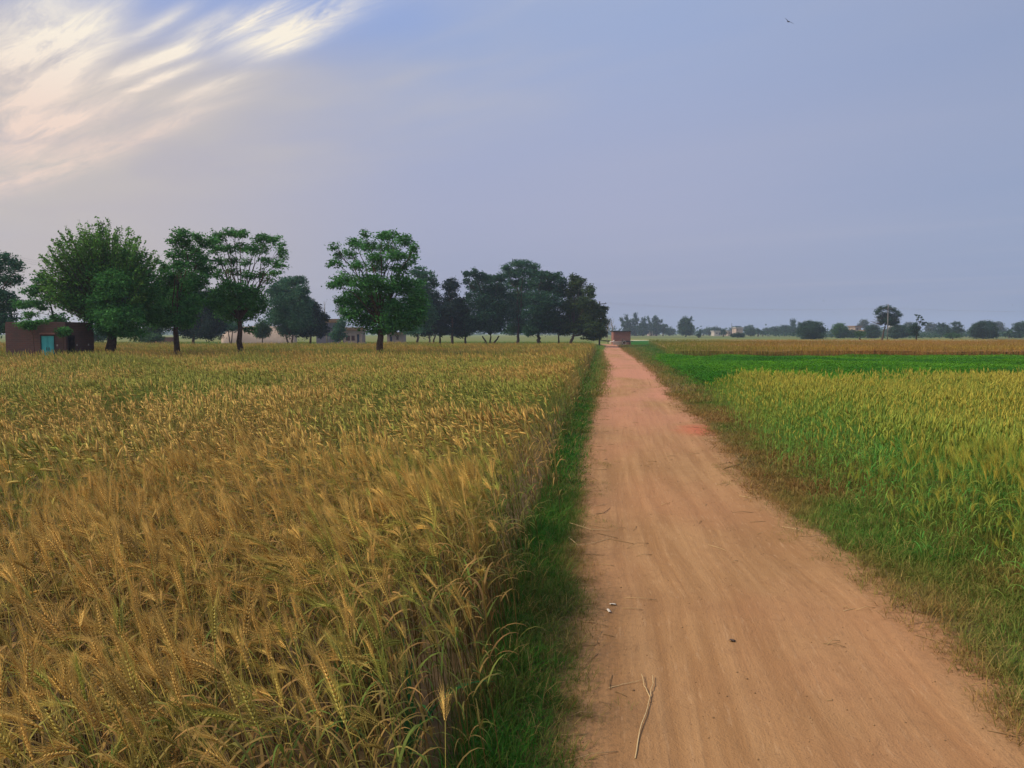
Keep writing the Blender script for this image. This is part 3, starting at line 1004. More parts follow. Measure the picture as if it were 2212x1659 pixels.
# weeds creeping onto the path edge and straw litter
buf = Buf()
for sgn, edge_, w0 in ((1, xl, 0.30), (-1, xr, 0.38)):
    xy = np.concatenate([box_points(-0.5, 5.5, 1.5, 11, 420), box_points(0, 8, 11, 30, 90)])
    e_ = (xy[:, 0] - edge_(xy[:, 1])) * sgn
    pt = fbm(vn1, xy[:, 0] * 2.2 + 11, xy[:, 1] * 1.6, 3)
    ok = (e_ > -0.15) & (e_ < w0) & (pt > 0.50 + e_ * 0.55)
    xy = xy[ok]
    d = np.hypot(xy[:, 0], xy[:, 1])
    scatter(buf, TDRY, xy, rng.uniform(0, 6.28, len(xy)), np.clip(rng.normal(.36, .13, len(xy)), .15, .7) * (1 + d * .05), verge_palette(xy, np.full(len(xy), .55)), z0=0.008)
me = buf.mesh("creeping_weeds")
tag(link("creeping_weeds", me, M_GRASS), "sparse low weeds creeping over both edges of the path", "weeds", kind="stuff")

buf = Buf()
n = 230
yy = rng.uniform(2.0, 24, n)
side_ = rng.random(n) < 0.62
xx = np.where(side_, xr(yy) - np.abs(rng.normal(0, .28, n)) + .15, xl(yy) + np.abs(rng.normal(0, .25, n)) - .08)
loose = rng.random(n) < .22
xx = np.where(loose, xl(yy) + rng.random(n) * (xr(yy) - xl(yy)), xx)
for x, y, lo in zip(xx, yy, loose):
    L = rng.uniform(.03, .12) * (0.6 if lo else 1.25)
    an = rng.uniform(0, math.pi) if rng.random() < .6 else rng.normal(.25, .5)
    dv = np.array((math.cos(an), math.sin(an), 0)) * L
    c0 = np.array((x, y, float(path_z(x, y)) + .003))
    v, f = tube(np.array([c0 - dv, c0 + np.array((0, 0, rng.uniform(0, .012))) + rng.normal(size=3) * .006, c0 + dv]), 0.0014 + 0.00012 * y, 3)
    c_ = np.array((0.45, 0.30, 0.14)) * rng.uniform(.5, 1.25)
    buf.add(v, f, c_)
me = buf.mesh("straw_litter")
tag(link("straw_litter", me, M_WHEAT), "bits of broken straw littered along the path edges", "straw litter", kind="stuff")

buf = Buf()
n = 1700
yy = 1.6 + 20 * rng.random(n) ** 1.7
xx = xl(yy) + rng.random(n) * (xr(yy) - xl(yy))
for x, y in zip(xx, yy):
    r_ = abs(rng.normal(0, 0.0022)) + 0.0012 + 0.0002 * y
    v = np.array([(1, 0, 0), (-1, 0, 0), (0, 1, 0), (0, -1, 0), (0, 0, .8), (0, 0, -.6)]) * r_ * rng.uniform(.7, 1.3, (6, 3))
    f = [(0, 2, 4), (2, 1, 4), (1, 3, 4), (3, 0, 4), (2, 0, 5), (1, 2, 5), (3, 1, 5), (0, 3, 5)]
    buf.add(v + (x, y, float(path_z(x, y)) + .001), f, np.array((0.33, 0.20, 0.10)) * rng.uniform(.5, 1.35))
me = buf.mesh("path_crumbs")
tag(link("path_crumbs", me, M_WHEAT), "small soil crumbs and grit scattered on the path", "grit", kind="stuff")

# ---- low crop beyond the wheat on the left, and far field strips
buf = Buf()
xy = box_points(-70, 17, 73, 140, 9)
ok = (xy[:, 0] > -.72 * xy[:, 1] - 2) & (xy[:, 0] < np.interp(xy[:, 1], [73, 100, 112, 140], [float(xl(73)), float(xl(100)) - .3, float(xl(110)) - 1.2, float(xl(110)) + .5]))
xy = xy[ok]
M_ = len(xy)
g = np.clip(fbm(vn1, xy[:, 0] * .08, xy[:, 1] * .08, 2) + rng.normal(0, .12, M_), 0, 1)
c = lerp((0.075, 0.17, 0.02), (0.20, 0.22, 0.04), g)
scatter(buf, TGF, xy, rng.uniform(0, 6.28, M_), rng.uniform(2.2, 3.6, M_), np.repeat(c[:, None], 5, 1) * rng.uniform(.8, 1.15, (M_, 1, 1)))
canopy(buf, lambda y: -.74 * y - 3, lambda y: float(xl(min(y, 108))) - 1.0, np.arange(73, 142, 2.0), 60, 0.12, (0.09, 0.155, 0.025), .12, vn3)
me = buf.mesh("low_green_crop")
tag(link("low_green_crop", me, M_GRASS), "low pale green crop behind the golden wheat under the tree row", "crop", kind="stuff")


def field_sheet(label, quad, z, c1, c2, scale):
    """a far field: a low slab of crop with an uneven top"""
    y0, y1, xa0, xb0, xa1, xb1 = quad
    b_ = Buf()
    n = 40
    V_, C_ = [], []
    for k in range(n):
        t_ = k / (n - 1)
        y = y0 + (y1 - y0) * t_
        xs = np.linspace(xa0 + (xa1 - xa0) * t_, xb0 + (xb1 - xb0) * t_, n)
        e = 0.0 if k in (0, n - 1) else 1.0
        V_.append(np.stack([xs, np.full(n, y), z * e + .08 * e * vn1(xs * .7, np.full(n, y * .7)) + 0.012], axis=1))
        f_ = np.clip(fbm(vn2, xs * scale, np.full(n, y * scale * .5), 3) * 1.8 - .4, 0, 1)
        C_.append(lerp(c1, c2, f_))
    F_ = []
    for k in range(n - 1):
        for i in range(n - 1):
            p = k * n + i
            F_ += [(p, p + 1, p + n + 1), (p, p + n + 1, p + n)]
    b_.add(np.concatenate(V_), F_, np.concatenate(C_))
    tag(link("field", b_.mesh("field"), M_GRASS), label, "field", kind="structure")


field_sheet("deep green field right of the brick hut", (121, 150, 18, 68, 20, 74), .30, (0.03, 0.14, 0.015), (0.07, 0.19, 0.02), .1)
field_sheet("pale yellow green field far behind the brick hut", (153, 215, 19, 92, 20, 130), .25, (0.17, 0.22, 0.045), (0.26, 0.26, 0.07), .05)
field_sheet("brownish stubble field at the foot of the right tree row", (152, 230, 94, 180, 134, 230), .25, (0.17, 0.16, 0.05), (0.12, 0.17, 0.04), .05)
field_sheet("dull green field in front of the farthest trees", (219, 420, 18, 320, 20, 420), .25, (0.13, 0.18, 0.045), (0.20, 0.20, 0.07), .03)
field_sheet("yellow green field far away left of the hut", (144, 420, -330, 17, -480, 19), .25, (0.15, 0.20, 0.04), (0.22, 0.22, 0.06), .03)


def bund(label, pts, w_, h, col):
    b_ = Buf()
    pts = np.array(pts, dtype=float)
    v, f = tube(pts, w_, 6)
    v[:, 2] = np.where(v[:, 2] > 0.1, h, 0.005)
    b_.add(v, f, col)
    tag(link("earth_bund", b_.mesh("earth_bund"), M_CONC), label, "earth bund", "pale bunds between the far fields", "structure")


M_BUND = mat_noise("dry_clay", (0.62, 0.56, 0.42), (0.52, 0.47, 0.34), 2.0, .9, .1)
for lab, pts in (("thin pale bund along the far edge of the deep green field", [(19.5, 151.3, .2), (40, 151.5, .2), (60, 151.6, .2), (92, 152, .2)]),
                 ("thin pale bund at the right end of the deep green field", [(36, 120.2, .2), (50, 120.0, .2), (61, 120.3, .2), (72, 125, .2)])):
    pts = np.array(pts, float)
    b_ = Buf()
    prof = np.array([(-.5, 0.01), (-.22, .42), (.22, .42), (.5, 0.01)])
    V_ = []
    for p in pts:
        for a_, z_ in prof:
            V_.append((p[0], p[1] + a_, z_))
    F_ = []
    for k in range(len(pts) - 1):
        for i in range(3):
            q0 = k * 4 + i
            F_ += [(q0, q0 + 4, q0 + 5), (q0, q0 + 5, q0 + 1)]
    b_.add(V_, F_, (0.6, 0.55, 0.4))
    tag(link("earth_bund", b_.mesh("earth_bund"), M_BUND), lab, "earth bund", kind="structure")

# ------------------------------------------------------------------ trees
LEAF = {
    'green': ((0.026, 0.130, 0.026), (0.092, 0.260, 0.064)),
    'spray': ((0.040, 0.145, 0.018), (0.160, 0.340, 0.062)),
    'dark': ((0.012, 0.050, 0.026), (0.042, 0.115, 0.060)),
    'navy': ((0.009, 0.026, 0.021), (0.020, 0.048, 0.032)),
    'mid': ((0.022, 0.085, 0.040), (0.070, 0.170, 0.090)),
    'olive': ((0.018, 0.055, 0.022), (0.075, 0.110, 0.026)),
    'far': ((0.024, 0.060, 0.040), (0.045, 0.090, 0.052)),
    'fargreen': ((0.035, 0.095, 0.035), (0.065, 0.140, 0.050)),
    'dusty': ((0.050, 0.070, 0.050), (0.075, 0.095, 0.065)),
}


def leaves_into(buf, cen, size, pal, droop=0.3, out_dir=None, rs_=rng):
    n = len(cen)
    d = norm(rs_.normal(size=(n, 3)) * np.array((1, 1, .55)) + np.array((0, 0, -droop)) + (0 if out_dir is None else out_dir))
    s_ = norm(np.cross(d, rs_.normal(size=(n, 3))))
    L = size * rs_.uniform(.65, 1.35, n)
    w_ = L * rs_.uniform(.32, .5, n)
    a = cen - d * L[:, None] * .5
    m = cen + np.array((0, 0, 1)) * (L * .06)[:, None]
    v = np.stack([a, m + s_ * w_[:, None] * .5, cen + d * L[:, None] * .5, m - s_ * w_[:, None] * .5], axis=1).reshape(-1, 3)
    k = (np.arange(n) * 4)[:, None, None]
    f = (np.array([(0, 1, 2), (0, 2, 3)])[None] + k).reshape(-1, 3)
    t_ = rs_.random(n)
    c = lerp(pal[0], pal[1], t_) * rs_.uniform(.75, 1.2, (n, 1))
    buf.add(v, f, np.repeat(c, 4, 0))


def limb(buf, a, b, r0, r1, bend=0.12, n=6, sides=5, sag=0.0):
    a, b = np.asarray(a, float), np.asarray(b, float)
    t_ = np.linspace(0, 1, n)
    L = np.linalg.norm(b - a)
    off = rng.normal(size=3) * bend * L
    p = a + (b - a) * t_[:, None] + off * (np.sin(np.pi * t_) * .5)[:, None] + np.array((0, 0, 1)) * (np.sin(np.pi * t_) * sag * L)[:, None]
    p[1:-1] += rng.normal(size=(n - 2, 3)) * 0.015 * L
    v, f = tube(p, r0 + (r1 - r0) * t_, sides)
    buf.add(v, f, (0.08, 0.06, 0.045))
    return p


def tree(name, label, Y, base, clumps, pal, leaf=0.16, dens=1.0, trunk=0.16, fork=None, depth=0.75, group=None, bark=None, kfac=1.0, extra=None, bare_limbs=1.0, leans=None, sub=None, stems=1):
    """clumps: (u, v, ru, rv) in picture units at the tree's distance; each gets its own depth in the crown"""
    b0 = P(base[0], HOR, Y)
    b0[2] = 0.0
    root = empty(name, b0, label, "tree", group)
    gr = 1.25 if group == 'hazy trees along the far horizon' else (1.33 if group == 'second row of trees behind the wheat' else 1.28)
    clumps = [(c[0], c[1] + (gr - 1) * c[3] * .3, c[2] * gr, c[3] * gr) for c in clumps]
    dens = dens * (1.8 if gr == 1.33 else 1.5)
    us = [c[0] for c in clumps]
    cu = sum(us) / len(us)
    half = max(12 * .5, (max(c[0] + c[2] for c in clumps) - min(c[0] - c[2] for c in clumps)) / 2)
    vtop = min(c[1] - c[3] for c in clumps)
    vbot = max(c[1] + c[3] for c in clumps)
    if fork is None:
        fork = (base[0] * .6 + cu * .4, vbot - (vbot - vtop) * .18)
    crown, wood = Buf(), Buf()
    fk = P(fork[0], fork[1], Y)
    m_u = U(Y)
    for s_ in range(stems):
        o_ = np.array(((s_ - (stems - 1) / 2) * trunk * 2.6, 0, 0)) if stems > 1 else np.zeros(3)
        top_ = fk + o_ * 1.6
        n = 8
        t_ = np.linspace(0, 1, n)
        p = (b0 + o_ * .3 - np.array((0, 0, .05))) + (top_ - b0 - o_ * .3) * t_[:, None]
        p[1:-1] += rng.normal(size=(n - 2, 3)) * np.array((1, 1, 0)) * trunk * .16
        rad = trunk / (stems ** .5) * (1.0 - 0.45 * t_) * (1 + .55 * np.exp(-t_ * 9))
        v, f = tube(p, rad, 9)
        wood.add(v, f, (0.09, 0.065, 0.05))
    order = sorted(clumps, key=lambda c: -c[1])
    for (u, v_, ru, rv) in order:
        dyo = rng.uniform(-1, 1) * depth * half * m_u * math.sqrt(max(.05, 1 - min(1, abs(u - cu) / (half + 1e-6)) ** 2))
        c = P(u, v_, Y + dyo)
        k = (Y + dyo) / Y
        rx, rz = ru * m_u * k, rv * m_u * k
        ry = (rx + rz) / 2
        # limb from the trunk or fork
        st_ = fk + (c - fk) * 0.0
        low = fk * .82 + b0 * .18
        start = low if v_ > fork[1] - 4 else fk
        mid = start + (c - start) * rng.uniform(.45, .6) + np.array((0, 0, .12)) * np.linalg.norm(c - start)
        if bare_limbs > 0:
            r0 = max(0.008 * Y / 40, trunk * .20 * bare_limbs)
            limb(wood, start, mid, r0, r0 * .55, .10)
            limb(wood, mid, c, r0 * .55, r0 * .2, .12)
            for _ in range(3):
                tip = c + norm(rng.normal(size=3) + np.array((0, 0, .5))) * np.array((rx, ry, rz)) * .8
                limb(wood, mid + (c - mid) * rng.uniform(.3, .9), tip, r0 * .28, r0 * .1, .1, 4, 3)
        low_ = (v_ - vtop) / (vbot - vtop) > .5
        if low_ and gr > 1.2:
            rx, ru = rx * 1.12, ru * 1.12
        area = ru * rv * math.pi * (2.3 if low_ and gr > 1.2 else 1.9)
        lp = leaf / m_u
        nl = int(dens * 2.6 * area / (lp * lp * .40)) + 8
        nl = min(nl, 4000)
        # sub-clusters sit towards the shell so the clump has a broken outline
        ns = sub or max(6, int(nl / 16))
        dirs = norm(rng.normal(size=(ns, 3)))
        rr = rng.random(ns) ** 0.45 * rng.uniform(.8, 1.12, ns)
        sc_ = c + dirs * rr[:, None] * np.array((rx, ry, rz)) * .88
        which = rng.integers(0, ns, nl)
        sig = np.array((rx, ry, rz * .75)) * min(.30, .9 / math.sqrt(ns) + .06)
        cen = sc_[which] + rng.normal(size=(nl, 3)) * sig
        tone = rng.uniform(.72, 1.22, ns)[which]
        pl = LEAF[pal]
        b_ = Buf()
        leaves_into(b_, cen, leaf, pl, out_dir=dirs[which] * .5)
        cc = b_.c[0] * np.repeat(tone, 4)[:, None]
        crown.add(b_.v[0], b_.f[0], cc)
    if extra:
        extra(crown, wood, fk, b0, m_u)
    link("trunk", wood.mesh("trunk", b0, True), bark or M_BARK, root)
    link("crown", crown.mesh("crown", b0), M_LEAF, root)
    return root


def c1(*L):
    return [(.25 * x, 432 + .25 * y, .25 * a, .25 * b) for x, y, a, b in L]


def c2(*L):
    return [(486 + .25 * x, 432 + .25 * y, .25 * a, .25 * b) for x, y, a, b in L]


def c3(*L):
    return [(918 + .25 * x, 513 + .25 * y, .25 * a, .25 * b) for x, y, a, b in L]


# tall bushy tree with whip-like shoots
def whips(crown, wood, fk, b0, m_u):
    cen = P(218, 612, 39)
    for i in range(420):
        an = rng.uniform(-0.35, math.pi + .30)
        dpt = rng.uniform(-.8, .8)
        d = norm(np.array((math.cos(an), dpt, math.sin(an))))
        k = rng.uniform(.62, 1.0) if rng.random() < .75 else rng.uniform(.94, 1.06)
        tip = cen + d * np.array((128 * m_u, 95 * m_u, 138 * m_u)) * k
        st_ = fk + (tip - fk) * rng.uniform(.12, .45)
        n = 7
        t_ = np.linspace(0, 1, n)
        p = st_ + (tip - st_) * t_[:, None] + np.array((0, 0, 1)) * (np.sin(np.pi * t_) * -.03 + 0)[:, None] * np.linalg.norm(tip - st_)
        v, f = tube(p, .02 * (1 - .75 * t_), 3)
        wood.add(v, f, (.08, .06, .045))
        nl = int(30 + 14 * np.linalg.norm(tip - st_))
        tt = rng.random(nl) ** .75
        base_ = st_ + (tip - st_) * tt[:, None]
        sig = (.15 * (1.05 - tt) + .03)[:, None]
        b_ = Buf()
        leaves_into(b_, base_ + rng.normal(size=(nl, 3)) * sig, .15, LEAF['spray'], 0.0, np.repeat(d[None] * .9, nl, 0))
        crown.add(b_.v[0], b_.f[0], b_.c[0] * rng.uniform(.55, 1.3))


tree("leafy_tree", "tallest bushy tree with upright whip-like shoots right of the turquoise door hut", 39, (240, 768),
     c1((900, 900, 150, 110), (1050, 1000, 170, 120), (1150, 880, 160, 130), (850, 780, 150, 110), (1000, 720, 160, 130), (1180, 700, 140, 130), (1250, 980, 130, 110),
        (1000, 1110, 150, 70), (880, 1030, 120, 90), (700, 720, 150, 120), (1080, 560, 150, 130), (880, 560, 150, 120), (1270, 820, 110, 130), (1130, 1150, 110, 50), (640, 860, 120, 90)),
     'green', .13, .85, .33, (243, 716), extra=whips, depth=.4, group="big leafy trees standing in the wheat")
tree("leafy_tree", "narrow lumpy tree close to the right of the tallest bushy tree", 41, (378, 766),
     c1((1560, 300, 75, 55), (1530, 370, 65, 45), (1610, 380, 60, 45), (1700, 320, 60, 40), (1740, 370, 45, 40), (1510, 470, 60, 45), (1600, 470, 70, 55), (1690, 450, 60, 45),
        (1750, 500, 60, 50), (1560, 560, 80, 55), (1700, 560, 80, 60), (1780, 600, 70, 60), (1420, 570, 70, 40), (1450, 660, 100, 70), (1570, 680, 110, 80), (1700, 700, 100, 80),
        (1480, 780, 120, 90), (1620, 800, 120, 90), (1390, 800, 80, 80), (1420, 920, 110, 90), (1560, 920, 130, 90), (1670, 900, 90, 80), (1500, 1030, 130, 80), (1400, 1040, 90, 70), (1590, 1030, 90, 70)),
     'green', .145, .9, .19, (380, 700), group="big leafy trees standing in the wheat")
tree("leafy_tree", "umbrella topped two tier tree with open gaps and a slim straight trunk", 42, (517, 764),
     c2((-75, 330, 70, 50), (0, 290, 70, 40), (80, 280, 70, 40), (150, 300, 50, 35), (290, 340, 60, 40), (360, 325, 70, 35), (440, 350, 60, 40), (490, 420, 45, 45), (500, 490, 40, 40),
        (470, 560, 55, 40), (430, 630, 50, 35), (250, 430, 75, 45), (150, 400, 70, 45), (20, 420, 65, 45), (-70, 430, 60, 45), (-120, 370, 50, 45), (360, 520, 55, 40), (330, 420, 60, 40),
        (-50, 530, 60, 40), (60, 520, 60, 40), (60, 620, 60, 40), (200, 650, 60, 40), (330, 640, 55, 40), (-60, 640, 60, 40), (380, 690, 40, 30), (180, 530, 50, 35),
        (100, 850, 140, 90), (200, 800, 110, 80), (10, 880, 110, 90), (240, 930, 100, 80), (60, 990, 130, 60), (-70, 800, 80, 70), (-90, 900, 70, 60), (150, 960, 110, 80), (300, 860, 70, 70),
        (200, 1110, 45, 35), (60, 740, 100, 60)),
     'green', .15, .72, .19, (518, 692), group="big leafy trees standing in the wheat")
tree("leafy_tree", "broad round headed tree standing alone right of the wide gap in the tree row", 42, (822, 763),
     c2((1220, 295, 38, 32), (1360, 310, 75, 38), (1440, 300, 55, 35), (1540, 350, 75, 50), (1625, 420, 45, 50), (1600, 505, 55, 40), (1130, 370, 80, 45), (955, 405, 45, 32), (945, 545, 60, 38),
        (985, 480, 45, 38), (1080, 460, 60, 42), (1240, 400, 90, 48), (1400, 410, 90, 52), (1300, 490, 95, 50), (1480, 480, 80, 55), (1150, 560, 65, 45), (1330, 580, 95, 48), (1520, 590, 80, 52),
        (1040, 680, 105, 58), (955, 725, 55, 42), (1200, 710, 130, 80), (1400, 740, 150, 90), (1580, 730, 110, 90), (1640, 860, 90, 90), (1150, 840, 115, 90), (1300, 900, 170, 105), (1500, 930, 150, 105),
        (1090, 970, 90, 70), (1250, 1040, 130, 80), (1450, 1060, 140, 80), (1590, 1020, 110, 85), (1350, 1120, 110, 45), (1680, 980, 60, 80), (1030, 880, 70, 60)),
     'green', .15, .85, .23, (822, 700), group="big leafy trees standing in the wheat")
# trees around the left hut
tree("leafy_tree", "dark tree cut by the left picture edge, behind the hut corner", 48, (-22, 760),
     [(10, 560, 26, 12), (36, 575, 14, 16), (-10, 580, 30, 22), (12, 606, 20, 14), (34, 602, 14, 10), (-30, 620, 30, 24), (0, 640, 26, 20), (20, 655, 24, 14), (5, 680, 26, 20), (-20, 690, 30, 26),
      (12, 710, 22, 16), (-35, 560, 30, 26), (-55, 640, 30, 40)], 'mid', .18, .75, .25, (-18, 690))
tree("sapling", "spindly leaning sapling with loose leaf tufts rising behind the hut roof", 44, (142, 740),
     [(64, 630, 17, 11), (56, 655, 20, 10), (88, 655, 14, 12), (66, 680, 14, 9), (95, 600, 18, 14), (85, 620, 14, 12), (110, 640, 14, 16), (125, 690, 18, 12), (135, 702, 14, 9), (105, 615, 16, 14), (92, 668, 8, 6)],
     'green', .16, .9, .085, (110, 660), depth=.5)
tree("shrub", "vine-like shrub spilling over the front of the hut roof", 36.2, (75, 740), [(70, 697, 20, 6), (56, 702, 16, 6), (62, 707, 14, 5), (88, 696, 14, 5)], 'green', .11, .9, .02, (70, 704), depth=.15)
tree("shrub", "small hanging branch of leaves in front of the bare hut wall", 36.3, (136, 720), [(136, 716, 13, 8), (130, 720, 9, 6), (144, 714, 8, 6)], 'green', .11, .9, .015, (136, 716), depth=.2)
# second row
row = "second row of trees behind the wheat"
tree("background_tree", "hazy green bush between the hut and the tallest bushy tree", 95, (200, 738), [(200, 720, 20, 14), (186, 728, 12, 9), (216, 724, 14, 11), (228, 716, 14, 14)], 'mid', .28, 1, .12, group=row)
tree("background_tree", "low green bush behind the trunk gap of the tallest bushy tree", 92, (322, 742), c1((1300, 1120, 80, 70), (1380, 1080, 80, 60), (1250, 1180, 50, 40), (1330, 1190, 60, 40)), 'fargreen', .25, 1, .1, group=row)
tree("background_tree", "blue dark tree filling the space between the second and third big trees", 86, (414, 744),
     c1((1780, 830, 110, 60), (1700, 880, 110, 80), (1830, 920, 90, 90), (1760, 1000, 140, 90), (1850, 1060, 80, 80), (1700, 1090, 120, 80), (1800, 1150, 100, 50), (1620, 1120, 80, 60)), 'navy', .24, 1.1, .2, (420, 720), group=row)
tree("background_tree", "small bright tree with a thin stem before the mud wall", 96, (567, 738), c2((320, 1080, 50, 50), (300, 1130, 45, 40), (345, 1120, 40, 45), (320, 1160, 50, 30)), 'fargreen', .22, 1, .08, group=row)
tree("background_tree", "twin stemmed thin tree in front of the mud wall", 98, (498, 738), c2((40, 1060, 70, 50), (80, 1090, 60, 40), (0, 1090, 60, 40)), 'mid', .24, .8, .12, (498, 712), stems=2, group=row)
tree("background_tree", "round topped hazy tree right of the umbrella topped tree", 90, (627, 744),
     c2((530, 710, 85, 45), (620, 700, 85, 40), (450, 780, 80, 60), (560, 790, 110, 70), (670, 780, 60, 50), (500, 880, 120, 80), (630, 890, 110, 90), (560, 990, 130, 80), (460, 1010, 80, 80), (640, 1020, 90, 80), (560, 1110, 90, 60), (700, 870, 40, 50)),
     'mid', .23, 1.05, .2, (625, 722), stems=2, group=row)
tree("background_tree", "near black tree beside the lilac farmhouse", 94, (668, 742), c2((740, 930, 80, 70), (780, 1000, 65, 70), (720, 1040, 95, 70), (780, 1090, 65, 50), (700, 1130, 95, 50), (800, 1040, 55, 70), (830, 1120, 60, 55), (850, 1010, 40, 40)), 'navy', .24, 1.1, .16, group=row)
tree("background_tree", "pale green tree showing behind the right side of the broad round tree", 96, (900, 742),
     c2((1660, 620, 75, 40), (1740, 660, 75, 45), (1800, 720, 40, 35), (1700, 740, 90, 60), (1680, 860, 90, 80), (1740, 960, 80, 80), (1680, 1060, 100, 70), (1620, 1130, 70, 40)), 'mid', .26, .85, .16, group=row)
tree("background_tree", "dark tree at the left end of the dense row", 104, (931, 742), c3((70, 500, 55, 50), (30, 570, 60, 70), (100, 590, 55, 70), (60, 690, 80, 80), (20, 790, 70, 60), (110, 770, 50, 50)), 'navy', .27, 1.1, .2, (934, 722), stems=2, group=row)
tree("background_tree", "small dark tree low between two taller dark ones", 106, (950, 742), c3((130, 680, 60, 60), (120, 770, 65, 60), (160, 800, 50, 40)), 'navy', .27, 1, .15, group=row)
tree("background_tree", "dark tree with a narrow knob shaped top", 103, (977, 742),
     c3((230, 385, 55, 35), (250, 430, 45, 35), (195, 425, 45, 35), (230, 480, 45, 35), (190, 540, 55, 45), (280, 550, 60, 45), (230, 620, 90, 60), (310, 620, 45, 45), (230, 720, 85, 60), (250, 800, 60, 40)), 'navy', .26, 1.05, .2, group=row)
tree("background_tree", "ragged dark tree right of the knob topped one", 105, (1005, 742), c3((345, 590, 55, 50), (380, 510, 30, 30), (330, 680, 75, 60), (370, 760, 75, 60), (320, 820, 60, 40)), 'dark', .27, .95, .16, group=row)
tree("background_tree", "many stemmed wide tree with a ragged tuft at its upper left", 104, (1058, 742),
     c3((345, 310, 26, 28), (362, 375, 26, 24), (385, 320, 22, 22), (430, 300, 34, 32), (480, 335, 65, 36), (560, 360, 75, 40), (640, 345, 55, 35), (440, 410, 75, 52), (550, 450, 100, 65), (650, 440, 70, 60), (480, 540, 110, 75), (610, 560, 110, 80),
        (520, 650, 120, 80), (630, 680, 100, 80), (450, 740, 90, 65), (570, 770, 110, 50)), 'dark', .26, 1, .26, (1060, 725), stems=3, group=row)
tree("background_tree", "highest domed tree in the middle of the dense row", 107, (1118, 742),
     c3((790, 230, 70, 32), (700, 262, 42, 28), (870, 222, 60, 28), (940, 255, 60, 35), (750, 300, 80, 42), (850, 300, 80, 42), (960, 320, 60, 42), (780, 390, 95, 55), (900, 400, 80, 55), (760, 500, 95, 70), (850, 520, 85, 70), (780, 630, 95, 75), (830, 740, 95, 70), (760, 800, 70, 40)),
     'mid', .24, .9, .22, group=row)
tree("background_tree", "thick trunked spreading tree right of the domed one", 102, (1163, 743),
     c3((1030, 325, 65, 35), (1110, 340, 75, 38), (1185, 385, 45, 38), (1000, 400, 80, 55), (1090, 430, 95, 60), (1170, 470, 60, 50), (980, 520, 95, 70), (1080, 550, 100, 75), (960, 640, 105, 75), (1060, 670, 100, 70), (1000, 760, 110, 60), (920, 800, 55, 45)),
     'dark', .25, 1.05, .32, (1163, 722), group=row)
tree("background_tree", "small dark tree tucked under the spreading one", 104, (1207, 742), c3((1150, 690, 50, 36), (1170, 750, 70, 50), (1110, 770, 45, 50), (1190, 810, 50, 30)), 'navy', .26, 1, .13, group=row)
tree("background_tree", "olive tinged dark tree ending the row next to the path", 100, (1228, 743),
     c3((1295, 350, 42, 32), (1345, 385, 48, 36), (1290, 410, 45, 40), (1430, 435, 30, 26), (1425, 480, 42, 36), (1250, 480, 50, 45), (1340, 470, 60, 50), (1400, 550, 70, 50), (1270, 570, 85, 60), (1340, 610, 90, 65), (1470, 610, 60, 45), (1545, 615, 34, 26), (1520, 655, 40, 30),
        (1430, 690, 85, 60), (1280, 690, 80, 65), (1360, 760, 100, 60), (1470, 760, 75, 60), (1240, 780, 60, 55), (1430, 820, 75, 34), (1490, 850, 55, 26), (1520, 820, 40, 34), (1440, 860, 60, 22), (1210, 600, 50, 50), (1540, 720, 30, 40)),
     'olive', .25, 1.05, .24, (1240, 722), depth=.6, group=row)
for u, lab in ((905, "slim trunk"), ):
    pass


def bare_tree(label, Y, base_u, top, spread, n=26, seed=1, bark=None, leafy=0, name="bare_tree"):
    b0 = P(base_u, HOR, Y)
    b0[2] = 0
    root = empty(name, b0, label, "tree")
    wood = Buf()
    m_u = U(Y)
    H = P(base_u, top, Y)[2]
    r = np.random.default_rng(seed)
    tips = []

    def grow(a, d, L, rad, lev):
        e = a + norm(d) * L
        p = np.array([a, a + (e - a) * .5 + r.normal(size=3) * L * .07, e])
        v, f = tube(p, np.linspace(rad, rad * .6, 3), 5)
        wood.add(v, f, (.1, .08, .07))
        if lev == 0:
            tips.append(e)
            return
        for _ in range(r.integers(2, 4)):
            nd = norm(d + r.normal(size=3) * spread + np.array((0, 0, .18)))
            grow(a + (e - a) * r.uniform(.6, 1.0), nd, L * r.uniform(.6, .85), rad * .6, lev - 1)

    grow(b0, np.array((r.normal() * .1, 0, 1)), H * .36, max(.05, H * .018), 4)
    vv = np.concatenate(wood.v)
    k = H / vv[:, 2].max()
    for v in wood.v:
        v[:, 2] *= k
    link("trunk", wood.mesh("trunk", b0, True), bark or M_BARKPALE, root)
    if leafy:
        cr = Buf()
        tp = np.array(tips) * np.array((1, 1, k))
        cen = tp[r.integers(0, len(tp), leafy)] + r.normal(size=(leafy, 3)) * H * .04
        leaves_into(cr, cen, .16 * Y / 100, LEAF['dusty'])
        link("crown", cr.mesh("crown", b0), M_LEAF, root)
    return root


tree("background_tree", "dusty green bush between the two farmhouses", 108, (735, 742), c2((990, 1130, 50, 60), (1010, 1060, 35, 50), (960, 1170, 50, 40)), 'mid', .26, .8, .08, group=row)
bare_tree("leafless grey tree with forked twigs above the lilac farmhouse", 112, 706, 648, .42, seed=4)
bare_tree("pale thin leafless tree right of the lilac farmhouse", 110, 742, 660, .16, seed=9, leafy=160)
bare_tree("leafless forked tree rising behind the brick hut", 138, 1324, 682, .40, seed=12)
bare_tree("thin half bare tree between the hut and the dense row", 134, 1314, 688, .22, seed=15, leafy=420)

# ---- far trees on the right
fargrp = "hazy trees along the far horizon"


def ftree(label, Y, base_u, clumps, pal='far', leaf=None, dens=1.0, trunk=None, name="distant_tree", **kw):
    return tree(name, label, Y, (base_u, 728), clumps, pal, leaf or (0.32 * Y / 200), dens, trunk or (.0011 * Y), group=fargrp, bare_limbs=.8, **kw)


